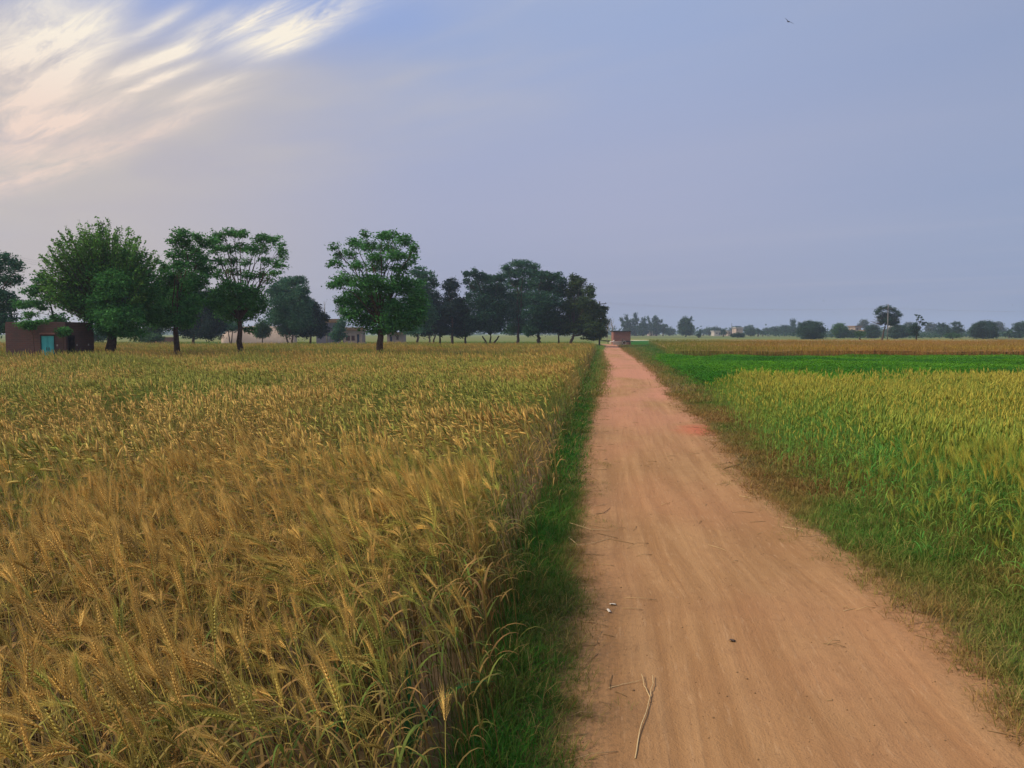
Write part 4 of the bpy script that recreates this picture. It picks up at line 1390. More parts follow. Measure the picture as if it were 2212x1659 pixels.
ftree("leaning feathery far tree first right of the hut", 380, 1357, [(1343, 690, 3.5, 5), (1347, 698, 5, 7), (1351, 708, 6.5, 7), (1356, 716, 6, 7)])
ftree("slim far tree with a rounded tip just right of the leaning one", 385, 1360, [(1353, 687, 4, 7), (1355, 696, 4.5, 6), (1361, 694, 3, 5), (1358, 705, 6.5, 7), (1361, 716, 8, 9)])
ftree("tallest spire topped tree of the far blue clump behind the hut", 382, 1373, [(1373, 683, 4, 6), (1374, 690, 5.5, 6), (1367, 694, 3, 5), (1372, 699, 5, 5), (1371, 708, 8, 7), (1374, 717, 8, 8)])
ftree("broad blue tree with a pointed head in the middle of the far clump", 375, 1389, [(1391, 693, 5, 7), (1388, 700, 7, 7), (1394, 703, 7, 8), (1385, 709, 9, 8), (1395, 712, 8, 8), (1388, 719, 11, 6)])
ftree("very thin far tree between the broad blue one and a tall one", 388, 1407, [(1401, 688, 2.5, 5.5), (1403, 694, 3, 4), (1405, 701, 3.5, 5), (1406, 709, 4, 6)])
ftree("tall far tree with a small side tuft on its right", 378, 1418, [(1417, 685, 4.5, 6), (1414, 692, 5.5, 6), (1418, 698, 6, 6), (1427, 694, 3.5, 4.5), (1415, 704, 6, 6), (1423, 706, 6, 6), (1419, 714, 8, 8)])
ftree("flat topped far tree on the right flank of the blue clump", 372, 1432, [(1433, 704, 6.5, 4), (1437, 703, 4, 4), (1428, 711, 6, 6), (1434, 714, 6, 7)])
ftree("low domed far tree after the blue clump", 420, 1446, [(1445, 711, 8, 5), (1451, 715, 7, 6), (1440, 716, 6, 6), (1447, 720, 9, 4)])
ftree("big lone rounded far tree standing clear of the clump", 300, 1481, [(1481, 690, 9, 6), (1475, 696, 8, 7), (1488, 695, 8, 7), (1472, 705, 8, 8), (1482, 704, 9, 8), (1491, 706, 7, 8), (1478, 715, 10, 8), (1488, 716, 9, 7), (1492, 688, 2, 4)], dens=1.1)
ftree("tiny dark bush alone on the pale far field", 240, 1509, [(1509, 724, 4, 4), (1512, 718, 2, 5)], 'far', .25)
ftree("faint low tree right of the lone rounded one", 450, 1519, [(1516, 716, 7, 4), (1523, 715, 6, 5)])
ftree("faint tree left of the pale farm sheds", 440, 1532, [(1531, 712, 6, 5), (1528, 717, 7, 4), (1536, 716, 6, 5)])
ftree("darker tree rising behind the leftmost farm shed", 400, 1544, [(1541, 711, 6, 5), (1546, 714, 6, 6), (1552, 711, 4, 4)])
ftree("thin pair-like tree in front of the farm sheds", 300, 1563, [(1560, 715, 4, 4), (1565, 714, 3.5, 4), (1567, 719, 4, 4), (1559, 720, 3, 3)], 'far', .3, .8)
ftree("dark dome tree over the long farm shed", 420, 1588, [(1585, 709, 6, 4), (1592, 708, 7, 4), (1582, 714, 6, 5), (1590, 714, 8, 5)])
ftree("low wide bush in front of the tall pale farmhouse", 230, 1594, [(1586, 724, 7, 4), (1594, 723, 8, 5), (1603, 724, 7, 4.5)], 'far', .26)
ftree("faint domed tree right of the tall pale farmhouse", 460, 1618, [(1613, 710, 6, 5), (1620, 707, 7, 5), (1625, 711, 6, 5)])
ftree("dark rounded tree before the faint dome", 330, 1622, [(1617, 716, 6, 6), (1623, 712, 6, 6), (1628, 717, 6, 6), (1621, 720, 8, 4)])
ftree("little tufted tree with a bare stem", 320, 1638, [(1637, 712, 3.5, 4), (1640, 716, 3, 3), (1635, 718, 3.5, 3)])
ftree("low tree right of the tufted one", 340, 1648, [(1645, 717, 5, 4), (1651, 719, 5, 3.5)])
ftree("flat headed far tree left of the domed pair", 420, 1659, [(1655, 712, 7, 4), (1663, 711, 7, 4), (1659, 717, 9, 5)])
ftree("domed dark far tree, left of a wide arching one", 360, 1675, [(1672, 711, 7, 5), (1679, 713, 6, 6), (1674, 718, 9, 5)])
ftree("wide arching far tree left of the tall oval one", 350, 1695, [(1690, 707, 7, 4), (1698, 706, 7, 4), (1704, 712, 5, 6), (1688, 713, 6, 6), (1696, 715, 9, 7)])
ftree("tall oval far tree standing over the arching one", 360, 1714, [(1713, 694, 5, 6), (1713, 702, 6, 6), (1711, 711, 8, 7), (1717, 716, 8, 7)])
ftree("narrow tree pressed against the left of the big dark dome", 340, 1727, [(1727, 701, 4, 6), (1725, 710, 6, 6), (1728, 717, 6, 6)])
ftree("big dark green dome tree at the left end of the golden strip", 190, 1750, [(1738, 704, 11, 8), (1750, 698, 12, 7), (1764, 702, 12, 8), (1732, 715, 10, 9), (1746, 712, 13, 10), (1762, 715, 13, 10), (1774, 714, 8, 9), (1748, 725, 18, 8), (1768, 725, 12, 7)], 'far', .27, 1.15)
ftree("mid green tree right of the big dark dome", 220, 1815, [(1808, 705, 9, 6), (1815, 702, 8, 5), (1822, 710, 9, 7), (1804, 714, 8, 7), (1814, 716, 11, 8), (1828, 718, 8, 7), (1818, 724, 13, 6)], 'fargreen', .28, 1.05)
ftree("low scrub tree between the mid green tree and the pink house", 230, 1836, [(1832, 719, 8, 6), (1841, 717, 8, 6), (1846, 723, 8, 5), (1836, 725, 9, 4)], 'far', .28)
ftree("hazy mauve tree rising above the pink house", 430, 1868, [(1866, 695, 8, 4.5), (1861, 701, 6, 4.5), (1872, 699, 6, 5), (1868, 705, 6, 4), (1856, 705, 4, 3)], 'dusty')
ftree("small green tree with a thin trunk in front of the pink house", 165, 1858, [(1856, 717, 6, 4), (1863, 719, 6, 4), (1858, 723, 8, 4), (1851, 722, 5, 3)], 'fargreen', .22)
ftree("grey green tree left of the feathery tall one", 215, 1885, [(1876, 709, 6, 6), (1884, 706, 7, 6), (1893, 709, 7, 7), (1880, 717, 9, 7), (1891, 719, 9, 8), (1884, 726, 11, 5)], 'far', .27)


def fine_twigs(crown, wood, fk, b0, m_u):
    for _ in range(110):
        an = rng.uniform(.05, math.pi - .02)
        d = norm(np.array((math.cos(an), rng.uniform(-.6, .6), math.sin(an) * .9)))
        L = rng.uniform(18, 34) * m_u
        st_ = fk + d * L * .25
        tip = fk + d * L
        v, f = tube(np.array([st_, (st_ + tip) / 2 + rng.normal(size=3) * .1, tip]), np.array([.05, .03, .012]), 3)
        wood.add(v, f, (.07, .055, .045))


ftree("tall feathery tree with visible branches right behind the grey pole", 150, 1905, [(1896, 674, 7, 7), (1904, 667, 8, 6), (1916, 665, 9, 6), (1928, 669, 9, 6), (1936, 676, 8, 6), (1944, 681, 6, 4), (1912, 680, 10, 8), (1920, 690, 9, 6), (1906, 693, 8, 5), (1930, 699, 8, 5), (1934, 688, 8, 5), (1902, 684, 7, 5), (1922, 682, 8, 6), (1938, 694, 7, 4), (1925, 694, 6, 4)],
      'far', .17, .8, .20, fork=(1912, 703), extra=fine_twigs)
ftree("blue green thicket tree below the tall feathery one", 200, 1938, [(1928, 713, 10, 9), (1940, 709, 10, 8), (1952, 710, 10, 9), (1932, 722, 12, 8), (1948, 721, 12, 8), (1958, 718, 7, 8)], 'far', .27, 1.05)
ftree("tree with a full lower crown and loose pompom tufts on top", 140, 1979, [(1974, 705, 6, 5), (1978, 701, 5, 4), (1970, 712, 6, 6), (1978, 713, 5, 6), (1972, 720, 5, 6), (1982, 708, 4, 6), (1980, 721, 3.5, 5),
      (1979, 681, 2.6, 2.2), (1985.5, 682, 2.4, 2.2), (1991, 686, 2.2, 2), (1981, 690.5, 2.2, 1.8), (1993, 690.5, 2.2, 2), (1983, 686, 2.2, 2), (1988, 695, 2.6, 2.4), (1996, 697, 4.5, 2), (2002, 698, 3.5, 1.8), (1996, 702, 3.5, 2), (1992, 700, 3, 2)],
      'far', .19, .95, .18, fork=(1980, 722), depth=.45)
ftree("pale hazy tree behind the pompom tufts", 400, 2010, [(2005, 704, 6, 5), (2012, 702, 6, 5), (2018, 706, 5, 6), (2008, 712, 8, 7), (2016, 714, 6, 7)], 'dusty')
ftree("pale hazy tree peeping left of the pompom tree", 410, 1962, [(1960, 701, 5, 5), (1966, 699, 5, 5), (1963, 708, 6, 6)], 'dusty')
ftree("upright hazy tree right of the pale one", 260, 2034, [(2029, 704, 5, 6), (2036, 702, 5, 6), (2041, 708, 5, 7), (2030, 714, 7, 7), (2038, 718, 8, 7)], 'far')
ftree("bright low bush at the foot of the right tree row", 175, 2058, [(2050, 725, 8, 5), (2060, 723, 9, 5), (2068, 726, 7, 4)], 'fargreen', .24)
ftree("open branched tree left of the big right-hand dome", 230, 2066, [(2060, 700, 6, 4), (2068, 697, 6, 4), (2074, 703, 6, 4), (2064, 709, 7, 5), (2072, 713, 9, 6), (2060, 717, 8, 6)], 'far', .28, .85)
ftree("low tree in the gap between the upright tree and the open one", 240, 2048, [(2046, 709, 6, 5), (2052, 713, 6, 6), (2046, 718, 7, 5)], 'far')
ftree("wide green dome tree near the right picture edge", 190, 2124, [(2108, 705, 9, 7), (2118, 699, 10, 6), (2130, 698, 11, 6), (2142, 703, 9, 7), (2103, 714, 8, 8), (2117, 711, 11, 9), (2133, 711, 12, 9), (2146, 714, 8, 8), (2112, 722, 12, 8), (2130, 723, 14, 8), (2146, 724, 9, 6)], 'far', .27, 1.1)
ftree("pale far tree peering over the wide green dome", 380, 2152, [(2148, 701, 6, 5), (2155, 699, 7, 5), (2162, 704, 6, 6), (2156, 711, 8, 7), (2165, 714, 7, 7)], 'dusty')
ftree("low dark bush right of the wide green dome", 220, 2180, [(2174, 721, 7, 5), (2183, 718, 7, 6), (2188, 724, 7, 5)], 'far')
ftree("tall hazy tree cut by the right picture edge", 230, 2204, [(2196, 704, 7, 6), (2206, 700, 9, 6), (2216, 704, 9, 8), (2198, 714, 8, 7), (2210, 715, 11, 9), (2202, 724, 10, 6)], 'far')
# a continuous far wood that reads as one mass
buf = Buf()
for k in range(560):
    a_ = rng.uniform(R(-40), R(40)) if k < 420 else rng.uniform(R(18), R(38))
    rr = rng.uniform(560, 820) if k < 420 else rng.uniform(235, 430)
    h = rng.uniform(3.0, 7.0) if k < 420 else rng.uniform(1.4, 3.4)
    x, y = rr * math.sin(a_), rr * math.cos(a_)
    n = 36 if k < 420 else 90
    cen = np.array((x, y, h * .5)) + rng.normal(size=(n, 3)) * np.array((5, 3, h * .26)) * (1.0 if k < 420 else .7)
    cen[:, 2] = np.abs(cen[:, 2])
    leaves_into(buf, cen, 2.4 if k < 420 else .75, LEAF['far'], 0)
tag(link("distant_wood", buf.mesh("distant_wood"), M_LEAF), "thin blue line of woods and scrub along the whole horizon", "woods", kind="stuff")


# ------------------------------------------------------------------ buildings
def boxes(name, specs, mat, parent, bevel=0.0):
    """one part made of axis-aligned boxes (x0,x1,y0,y1,z0,z1) in the parent's space"""
    bm = bmesh.new()
    for (x0, x1, y0, y1, z0, z1) in specs:
        vs = [bm.verts.new(p) for p in ((x0, y0, z0), (x1, y0, z0), (x1, y1, z0), (x0, y1, z0), (x0, y0, z1), (x1, y0, z1), (x1, y1, z1), (x0, y1, z1))]
        for f in ((0, 3, 2, 1), (4, 5, 6, 7), (0, 1, 5, 4), (1, 2, 6, 5), (2, 3, 7, 6), (3, 0, 4, 7)):
            bm.faces.new([vs[i] for i in f])
    if bevel:
        bmesh.ops.bevel(bm, geom=bm.edges[:], offset=bevel, segments=1, affect='EDGES')
    me = bpy.data.meshes.new(name)
    bm.to_mesh(me)
    bm.free()
    return link(name, me, mat, parent)


def wall_with_openings(name, w_, h, th, d, openings, mat, parent):
    """four walls of a room, front wall at y=0 with door or window openings (x0,x1,z0,z1), jittered brick edge on top"""
    sp_ = []
    xs = sorted(set([0, w_] + [o[0] for o in openings] + [o[1] for o in openings]))
    for a_, b_ in zip(xs, xs[1:]):
        os_ = [o for o in openings if o[0] <= a_ and o[1] >= b_]
        if not os_:
            sp_.append((a_, b_, 0, th, 0, h))
        else:
            o = os_[0]
            if o[2] > 0:
                sp_.append((a_, b_, 0, th, 0, o[2]))
            if o[3] < h:
                sp_.append((a_, b_, 0, th, o[3], h))
    sp_ += [(0, th, th, d, 0, h), (w_ - th, w_, th, d, 0, h), (th, w_ - th, d - th, d, 0, h)]
    return boxes(name, sp_, mat, parent)


# hut with the turquoise door: front wall towards the field, a second doorway in its right side
YH, DH = 36.6, 2.46
a0, a1 = P(13, 760, YH), P(143, 760, YH)
W = a1[0] - a0[0]
Hh = P(100, 699, YH)[2]


def hx(u):
    return P(u, 740, YH)[0] - a0[0]


def hz(v):
    return P(100, v, YH)[2]


def hside(u):                                  # depth along the right side wall that is seen at picture column u
    return FPX * a1[0] / (u - 1106.0) / (cp + 0.05 * sp) - YH


hut = empty("brick_hut", (a0[0], YH, 0), "dark weathered brick hut with a turquoise double door", "hut")
dz1, dz2 = hz(725), hz(724)
s0_, s1_ = hside(148), hside(164)
d0, d1 = hx(88), hx(117.5)
boxes("wall", [(0, d0, 0, .23, 0, Hh), (d1, W, 0, .23, 0, Hh), (d0, d1, 0, .23, dz1, Hh), (d0, d1, 0, .23, 0, .12),
               (0, .23, .23, DH, 0, Hh), (.23, W - .23, DH - .23, DH, 0, Hh),
               (W - .23, W, .23, s0_, 0, Hh), (W - .23, W, s0_, s1_, dz2, Hh), (W - .23, W, s1_, DH, 0, Hh)], M_BRICK_DARK, hut)
boxes("roof", [(.02, W - .02, .02, DH - .02, Hh + .003, Hh + .075)], M_BRICK_DARK, hut)
boxes("floor", [(.24, W - .24, .24, DH - .24, 0.0, .10)], M_CONC, hut)
boxes("door_frame", [(hx(87.4), hx(88.6), -.02, .10, .12, dz1 + .05), (hx(117), hx(118.2), -.02, .10, .12, dz1 + .05), (hx(88.7), hx(116.9), -.02, .10, dz1 - .01, dz1 + .05)], M_DARKWOOD, hut)
xm = (d0 + d1) / 2
for s0, s1, lx in ((hx(88.7), xm - .008, 0), (xm + .008, hx(116.9), 1)):
    lf = boxes("door", [(s0, s1, .03, .07, .14, dz1 - .02), (s0 + .06, s1 - .06, .018, .03, .9, dz1 - .12), (s0 + .06, s1 - .06, .018, .03, .24, .8)], M_TURQ, hut)
    boxes("handle", [((xm - .07, xm - .045, .0, .017, 1.0, 1.14) if lx == 0 else (xm + .045, xm + .07, .0, .017, 1.0, 1.14))], M_STEEL, lf)
boxes("doorway", [(W - .2, W + .015, s0_ + .003, s0_ + .05, 0.02, dz2), (W - .2, W + .015, s1_ - .05, s1_ - .003, 0.02, dz2), (W - .2, W + .015, s0_ + .055, s1_ - .055, dz2 - .05, dz2 - .003)], M_DARKWOOD, hut)
boxes("lintel", [(hx(86), hx(119), -.012, .1, dz1 + .055, dz1 + .13)], M_BRICK_RED, hut)
boxes("whitewash_patch", [(hx(122), hx(125), -.004, .01, hz(748), hz(744))], M_PALEWALL, hut)
for u_ in (167, 192):
    boxes("whitewash_patch", [(W - .01, W + .004, hside(u_), hside(u_ + 2.5), hz(748), hz(744))], M_PALEWALL, hut)

# weeds at the foot of the hut
buf = Buf()
xy = np.concatenate([box_points(a0[0] + W * .4, a1[0] + .4, YH - 1.6, YH - .1, 60), box_points(a1[0] + .1, a1[0] + 1.2, YH, YH + 2.6, 60)])
c = lerp((0.045, 0.11, 0.02), (0.16, 0.15, 0.035), rng.random(len(xy)))
scatter(buf, TGF, xy, rng.uniform(0, 6.28, len(xy)), rng.uniform(4.0, 8.2, len(xy)), np.repeat(c[:, None], 5, 1))
tag(link("tall_weeds", buf.mesh("tall_weeds"), M_GRASS), "tall green weeds at the foot of the turquoise door hut", "weeds", kind="stuff")

# small brick hut at the end of the path
Y2 = 122.0
b0, b1 = P(1325, 740, Y2), P(1362, 740, Y2)
W2 = b1[0] - b0[0]
H2 = P(1340, 716.5, Y2)[2]
hut2 = empty("brick_hut", (b0[0], Y2, 0), "small red brick hut at the far end of the path", "hut")
boxes("wall", [(0, W2, 0, .23, 0, H2), (0, .23, .23, 2.6, 0, H2), (W2 - .23, W2, .23, 2.6, 0, H2), (.23, W2 - .23, 2.37, 2.6, 0, H2)], M_BRICK_RED, hut2)
boxes("roof", [(-.10, W2 + .08, -.10, 2.7, H2 + .003, H2 + .11)], M_DARKWOOD, hut2)
boxes("plinth", [(-.12, W2 + .12, -.2, -.003, 0, .10)], M_BRICK_RED, hut2)
tag(boxes("low_wall", [(b0[0] - .35, b0[0] + 1.1, Y2 - 2.2, Y2 - 2.0, 0, .55)], M_MUD, None, .02), "low mud wall in front of the small red brick hut", "wall")

# cart
cx = P(1352, 740, Y2 - 2.5)[0]
cart = empty("hand_cart", (cx, Y2 - 2.5, 0), "small dark cart parked before the red brick hut", "cart")
boxes("cart_bed", [(-.62, .55, -.4, .4, .42, .50), (-.62, .55, -.4, -.36, .50, .62), (-.62, .55, .36, .4, .50, .62)], M_DARKWOOD, cart, .008)
for sy in (-.44, .44):
    an = np.linspace(0, 2 * math.pi, 21)
    b_ = Buf()
    v, f = tube(np.stack([.28 * np.cos(an), np.full(21, sy), .30 + .28 * np.sin(an)], 1), .028, 6)
    b_.add(v, f, (.1, .1, .1))
    wh = link("wheel", b_.mesh("wheel", smooth=True), M_CONC, cart)
    wh.location = (-.3, 0, 0)
    b_ = Buf()
    for k in range(8):
        t_ = k * math.pi / 4
        v, f = tube(np.array([(0, sy, .30), (.27 * math.cos(t_), sy, .30 + .27 * math.sin(t_))]), .012, 4)
        b_.add(v, f, (.1, .1, .1))
    link("spokes", b_.mesh("spokes"), M_DARKWOOD, wh)
for sy in (-.25, .25):
    b_ = Buf()
    v, f = tube(np.array([(.5, sy, .46), (.95, sy, .52), (1.1, sy, .60)]), .025, 5)
    b_.add(v, f, (.1, .1, .1))
    v, f = tube(np.array([(.5, sy, .44), (.52, sy, 0.0)]), .022, 5)
    link("shaft", b_.mesh("shaft"), M_DARKWOOD, cart)
    b_ = Buf()
    b_.add(v, f, (.1, .1, .1))
    link("prop", b_.mesh("prop"), M_DARKWOOD, cart)
px_ = P(1344.5, 740, Y2 - 2.6)
b_ = Buf()
v, f = tube(np.array([(0, 0, 0), (.01, 0, .45), (0, .01, .95)]), np.array([.06, .055, .05]), 7)
b_.add(v, f, (.1, .1, .1))
o = link("wooden_post", b_.mesh("wooden_post"), M_DARKWOOD)
o.location = (px_[0], Y2 - 2.6, 0)
tag(o, "short dark post standing by the red brick hut", "post")

# goat: one skinned body
gx = P(1321.5, 740, Y2 - 3)[0]
bm = bmesh.new()
joints = [(0, 0, .46), (.20, 0, .47), (-.20, 0, .47), (.30, 0, .60), (.37, 0, .70), (.47, 0, .66)]
rad = [.115, .12, .11, .065, .06, .035]
vs = [bm.verts.new(j) for j in joints]
for a_, b_ in ((0, 1), (0, 2), (1, 3), (3, 4), (4, 5)):
    bm.edges.new((vs[a_], vs[b_]))
for lx, root_, kx in ((.22, 1, .0), (-.24, 2, -.05)):
    for sy in (-.07, .07):
        p1 = bm.verts.new((lx, sy, .38))
        p2 = bm.verts.new((lx + kx, sy, .20))
        p3 = bm.verts.new((lx, sy, .02))
        bm.edges.new((vs[root_], p1))
        bm.edges.new((p1, p2))
        bm.edges.new((p2, p3))
        rad += [.055, .026, .022]
tl = bm.verts.new((-.33, 0, .55))
bm.edges.new((vs[2], tl))
rad.append(.02)
for sy in (-1, 1):
    e1 = bm.verts.new((.35, sy * .09, .73))
    bm.edges.new((vs[4], e1))
    rad.append(.016)
me = bpy.data.meshes.new("goat")
bm.to_mesh(me)
bm.free()
goat = link("goat", me, M_FLEECE)
goat.location = (gx, Y2 - 3, 0)
goat.rotation_euler = (0, 0, R(12))
tag(goat, "pale goat standing beside the red brick hut where the path ends", "goat")
sk = goat.modifiers.new("skin", 'SKIN')
for i, r_ in enumerate(rad):
    me.skin_vertices[0].data[i].radius = (r_, r_)
me.skin_vertices[0].data[0].use_root = True
goat.modifiers.new("subsurf", 'SUBSURF').render_levels = 2

# mud wall, low brick wall, farmhouses on the left
Y3 = 118.0
l0, l1 = P(478, 740, Y3), P(640, 740, Y3)
mw = Buf()
xs = np.linspace(l0[0], l1[0], 26)
top = np.interp(np.linspace(0, 1, 26), [0, .12, .3, 1], [1.3, 2.6, P(520, 706, Y3)[2], P(600, 704, Y3)[2]]) + rng.normal(0, .04, 26)
V_, F_ = [], []
for x, t_ in zip(xs, top):
    V_ += [(x, Y3, 0), (x, Y3, t_), (x, Y3 + .5, t_ + .03), (x, Y3 + .5, 0)]
for i in range(25):
    for k in range(3):
        p, q_ = i * 4 + k, i * 4 + k + 1
        F_ += [(p, p + 4, q_ + 4), (p, q_ + 4, q_)]
F_ += [(0, 1, 2), (0, 2, 3), (100, 102, 101), (100, 103, 102)]
mw.add(V_, F_, (.4, .3, .3))
o = link("mud_wall", mw.mesh("mud_wall"), M_MUD)
tag(o, "long pale pink mud wall behind the umbrella topped tree", "wall")
q0, q1 = P(326, 740, 112), P(372, 740, 112)
bw = empty("brick_outhouse", (q0[0], 112, 0), "low red brick outhouse seen under the narrow lumpy tree", "outhouse")
hq = P(340, 730, 112)[2]
boxes("wall", [(0, q1[0] - q0[0], 0, 2, 0, hq)], M_BRICK_RED, bw)
boxes("roof", [(-.1, q1[0] - q0[0] + .1, -.1, 2.1, hq + .003, hq + .12)], M_ROOFTAN, bw)


def house(name, label, Y, u0, u1, vtop, mat, roof_mat, doors=(), windows=(), depth=5.0, roof_t=.25, over=.15, parapet=None, door_mat=None, win_mat=None):
    p0, p1 = P(u0, HOR, Y), P(u1, HOR, Y)
    w_, h = p1[0] - p0[0], P(u0, vtop, Y)[2]
    root = empty(name, (p0[0], Y, 0), label, "house")
    ops = []
    for (a_, b_, v0, v1) in list(doors) + list(windows):
        x0, x1 = P(a_, HOR, Y)[0] - p0[0], P(b_, HOR, Y)[0] - p0[0]
        ops.append((x0, x1, max(0.0, P(a_, v1, Y)[2]), P(a_, v0, Y)[2]))
    wall_with_openings("wall", w_, h, .25, depth, ops, mat, root)
    boxes("roof", [(-over, w_ + over, -over, depth + over, h + .003, h + roof_t)], roof_mat, root)
    for i, o_ in enumerate(ops):
        x0, x1, z0, z1 = o_
        if i < len(doors):
            boxes("door", [(x0 + .02, x1 - .02, .12, .17, z0 + .02, z1 - .02)], door_mat or M_BLUEDOOR, root)
        else:
            wn = boxes("window", [(x0 + .01, x0 + .06, .05, .15, z0 + .01, z1 - .01), (x1 - .06, x1 - .01, .05, .15, z0 + .01, z1 - .01), (x0 + .07, x1 - .07, .05, .15, z1 - .06, z1 - .01), (x0 + .07, x1 - .07, .05, .15, z0 + .01, z0 + .06)], M_DARKWOOD, root)
            boxes("shutter", [(x0 + .07, x1 - .07, .08, .12, z0 + .07, z1 - .07)], win_mat or M_SHUTTER, wn)
    return root


house("farmhouse", "lilac plastered farmhouse with a tan roof edge and a dark blue door", 116, 683, 728, 697, M_LILAC, M_ROOFTAN, [(721, 729, 720, 742)], [(688, 693, 712, 720), (700, 706, 710, 719)], 2.6, .55, .15)
house("farmhouse", "pinkish farmhouse with two maroon shuttered windows left of the broad round tree", 113, 742, 782, 714, M_PINKWASH, M_ROOFTAN, [(771, 776, 722, 741)], [(747, 756, 725, 736), (759, 766, 725, 736)], 2.6, .45, .15)
house("farmhouse", "pinkish farm wall house glimpsed right of the broad round tree trunk", 117, 836, 872, 722, M_PINKWASH, M_ROOFTAN, [(842, 847, 727, 741)], [(856, 861, 726, 734)], 2.6, .3, .2)
house("farm_shed", "low pale farm shed with a white front, leftmost on the far horizon", 390, 1543, 1560, 716.5, M_PALEWALL, M_CONC, [(1553, 1555, 718, 724)], [(1547, 1550, 718.5, 721)], 6, .5, .3)
house("farm_shed", "long low brick farm shed with a pale base on the far horizon", 395, 1572, 1592, 716, M_MUD, M_CONC, [(1583, 1585, 718, 724)], [(1575, 1577.5, 718, 721), (1579, 1581, 718, 721)], 6, .5, .3)
house("farmhouse", "taller pale two storey farmhouse on the far horizon", 385, 1590, 1604.5, 709, M_MUD, M_CONC, [(1598, 1600, 718, 724)], [(1592, 1594.5, 711, 714), (1598, 1600.5, 711, 714)], 7, .5, .3)
house("farmhouse", "small pink house among the far trees left of the grey pole", 300, 1847, 1860, 706, M_PINKWASH, M_ROOFTAN, [(1856, 1858, 714, 725)], [(1850, 1853, 709, 713)], 6, .4, .3)
house("farm_shed", "small white shed in the far trees right of the grey pole", 330, 1931, 1946, 706, M_PALEWALL, M_CONC, [(1943, 1945, 709, 725)], [(1934, 1938, 708, 711)], 5, .4, .3)
house("farm_shed", "pale gabled shed low among the far trees left of the grey pole", 260, 1868, 1876, 715, M_PALEWALL, M_ROOFTAN, [(1873, 1875, 718, 727)], [(1869, 1871.5, 717, 721)], 4, .3, .3)
house("farmhouse", "pinkish low farmhouse under the far blue clump behind the hut", 400, 1402, 1421, 716, M_PINKWASH, M_ROOFTAN, [(1411, 1413, 719, 724)], [(1405, 1407, 718, 721)], 6, .4, .3)


# ------------------------------------------------------------------ poles and wires
def pole(label, Y, u, vtop, arms, mat=M_CONC, r=.11, arm_mat=M_STEEL):
    b0 = P(u, HOR, Y)
    b0[2] = 0
    root = empty("utility_pole", b0, label, "utility pole")
    h = P(u, vtop, Y)[2]
    b_ = Buf()
    v, f = tube(np.array([(0, 0, 0), (0, 0, h * .5), (0, 0, h)]), np.array([r * 1.3, r * 1.1, r * .8]), 8)
    b_.add(v, f, (.3, .3, .3))
    link("shaft", b_.mesh("shaft", smooth=True), mat, root)
    ends = []
    for (za, half, tilt) in arms:
        cr = boxes("crossarm", [(-half, half, -r - .09, -r - .02, -.05, .05)], arm_mat, root)
        cr.location = (0, 0, za)
        cr.rotation_euler = (0, tilt, 0)
        for sx in (-1, 0, 1):
            bi = Buf()
            x = sx * half * .9
            v, f = tube(np.array([(x, -r - .055, .05), (x, -r - .055, .10), (x, -r - .055, .17)]), np.array([.03, .05, .03]), 6)
            bi.add(v, f, (.1, .1, .1))
            link("insulator", bi.mesh("insulator"), M_DARKWOOD, cr)
            ends.append(b0 + np.array((x * math.cos(tilt), -r - .055, za + .17 - x * math.sin(tilt))))
    return root, ends


def wire(label, a, b, sag, r=.005, group=None):
    t_ = np.linspace(0, 1, 21)
    p = a + (b - a) * t_[:, None]
    p[:, 2] -= sag * 4 * t_ * (1 - t_)
    b_ = Buf()
    v, f = tube(p, r, 4)
    b_.add(v - a, f, (.1, .1, .1))
    o = link("power_wire", b_.mesh("power_wire"), M_WIRE)
    o.location = a
    tag(o, label, "power line", group)


pA, eA = pole("concrete pole left of the picture carrying the wires", 52, -330, 455, [(P(0, 470, 52)[2], .8, 0), (P(0, 530, 52)[2], .7, 0)])
pB, eB = pole("pole hidden behind the tallest bushy tree where the wires end", 62, 243, 598, [(P(0, 603, 62)[2], .8, 0), (P(0, 652, 62)[2], .7, 0)])
for i, (lab) in enumerate(("upper wire at the left edge, nearest to the camera side", "upper wire at the left edge, middle of its three", "upper wire at the left edge, right-hand of its three",
                           "lower wire at the left edge, nearest to the camera side", "lower wire at the left edge, middle of its three", "lower wire at the left edge, right-hand of its three")):
    wire(lab, eA[i], eB[i], .25, .006, "wires at the left picture edge")
pC, eC = pole("pole with two crossarms half hidden by the olive tinged tree at the path", 104, 1295, 651, [(P(0, 657, 104)[2], .85, R(-4)), (P(0, 691, 104)[2], .6, R(-3))], M_DARKWOOD, .09)
pD, eD = pole("tall grey pole in front of the feathery tree on the right", 124, 1917, 657, [(P(0, 668, 124)[2], .55, 0)], M_POLE, .07)
pE, eE = pole("pole beyond the right picture edge", 150, 2500, 664, [(P(0, 670, 150)[2], .55, 0)], M_CONC, .13)
for i, lab in enumerate(("far wire across the right sky, lowest of three", "far wire across the right sky, middle of three", "far wire across the right sky, highest of three")):
    wire(lab, eC[i], eD[i], .55, .0035, "far wires across the right sky")
    wire(lab.replace("across the right sky", "right of the tall grey pole"), eD[i], eE[i], .5, .0035, "far wires right of the tall grey pole")
mast = Buf()
p = P(1580.5, HOR, 390)
h = P(1580, 698, 390)[2]
v, f = tube(np.array([(0, 0, 0), (0, 0, h * .6), (0, 0, h)]), np.array([.16, .12, .07]), 6)
mast.add(v, f, (.2, .2, .2))
for zz in (.7, .85, .95):
    v, f = tube(np.array([(-.4, 0, h * zz), (.4, 0, h * zz)]), .05, 4)
    mast.add(v, f, (.2, .2, .2))
o = link("antenna_mast", mast.mesh("antenna_mast"), M_STEEL)
o.location = (p[0], 390, 0)
tag(o, "thin antenna mast rising over the far farm sheds", "mast")


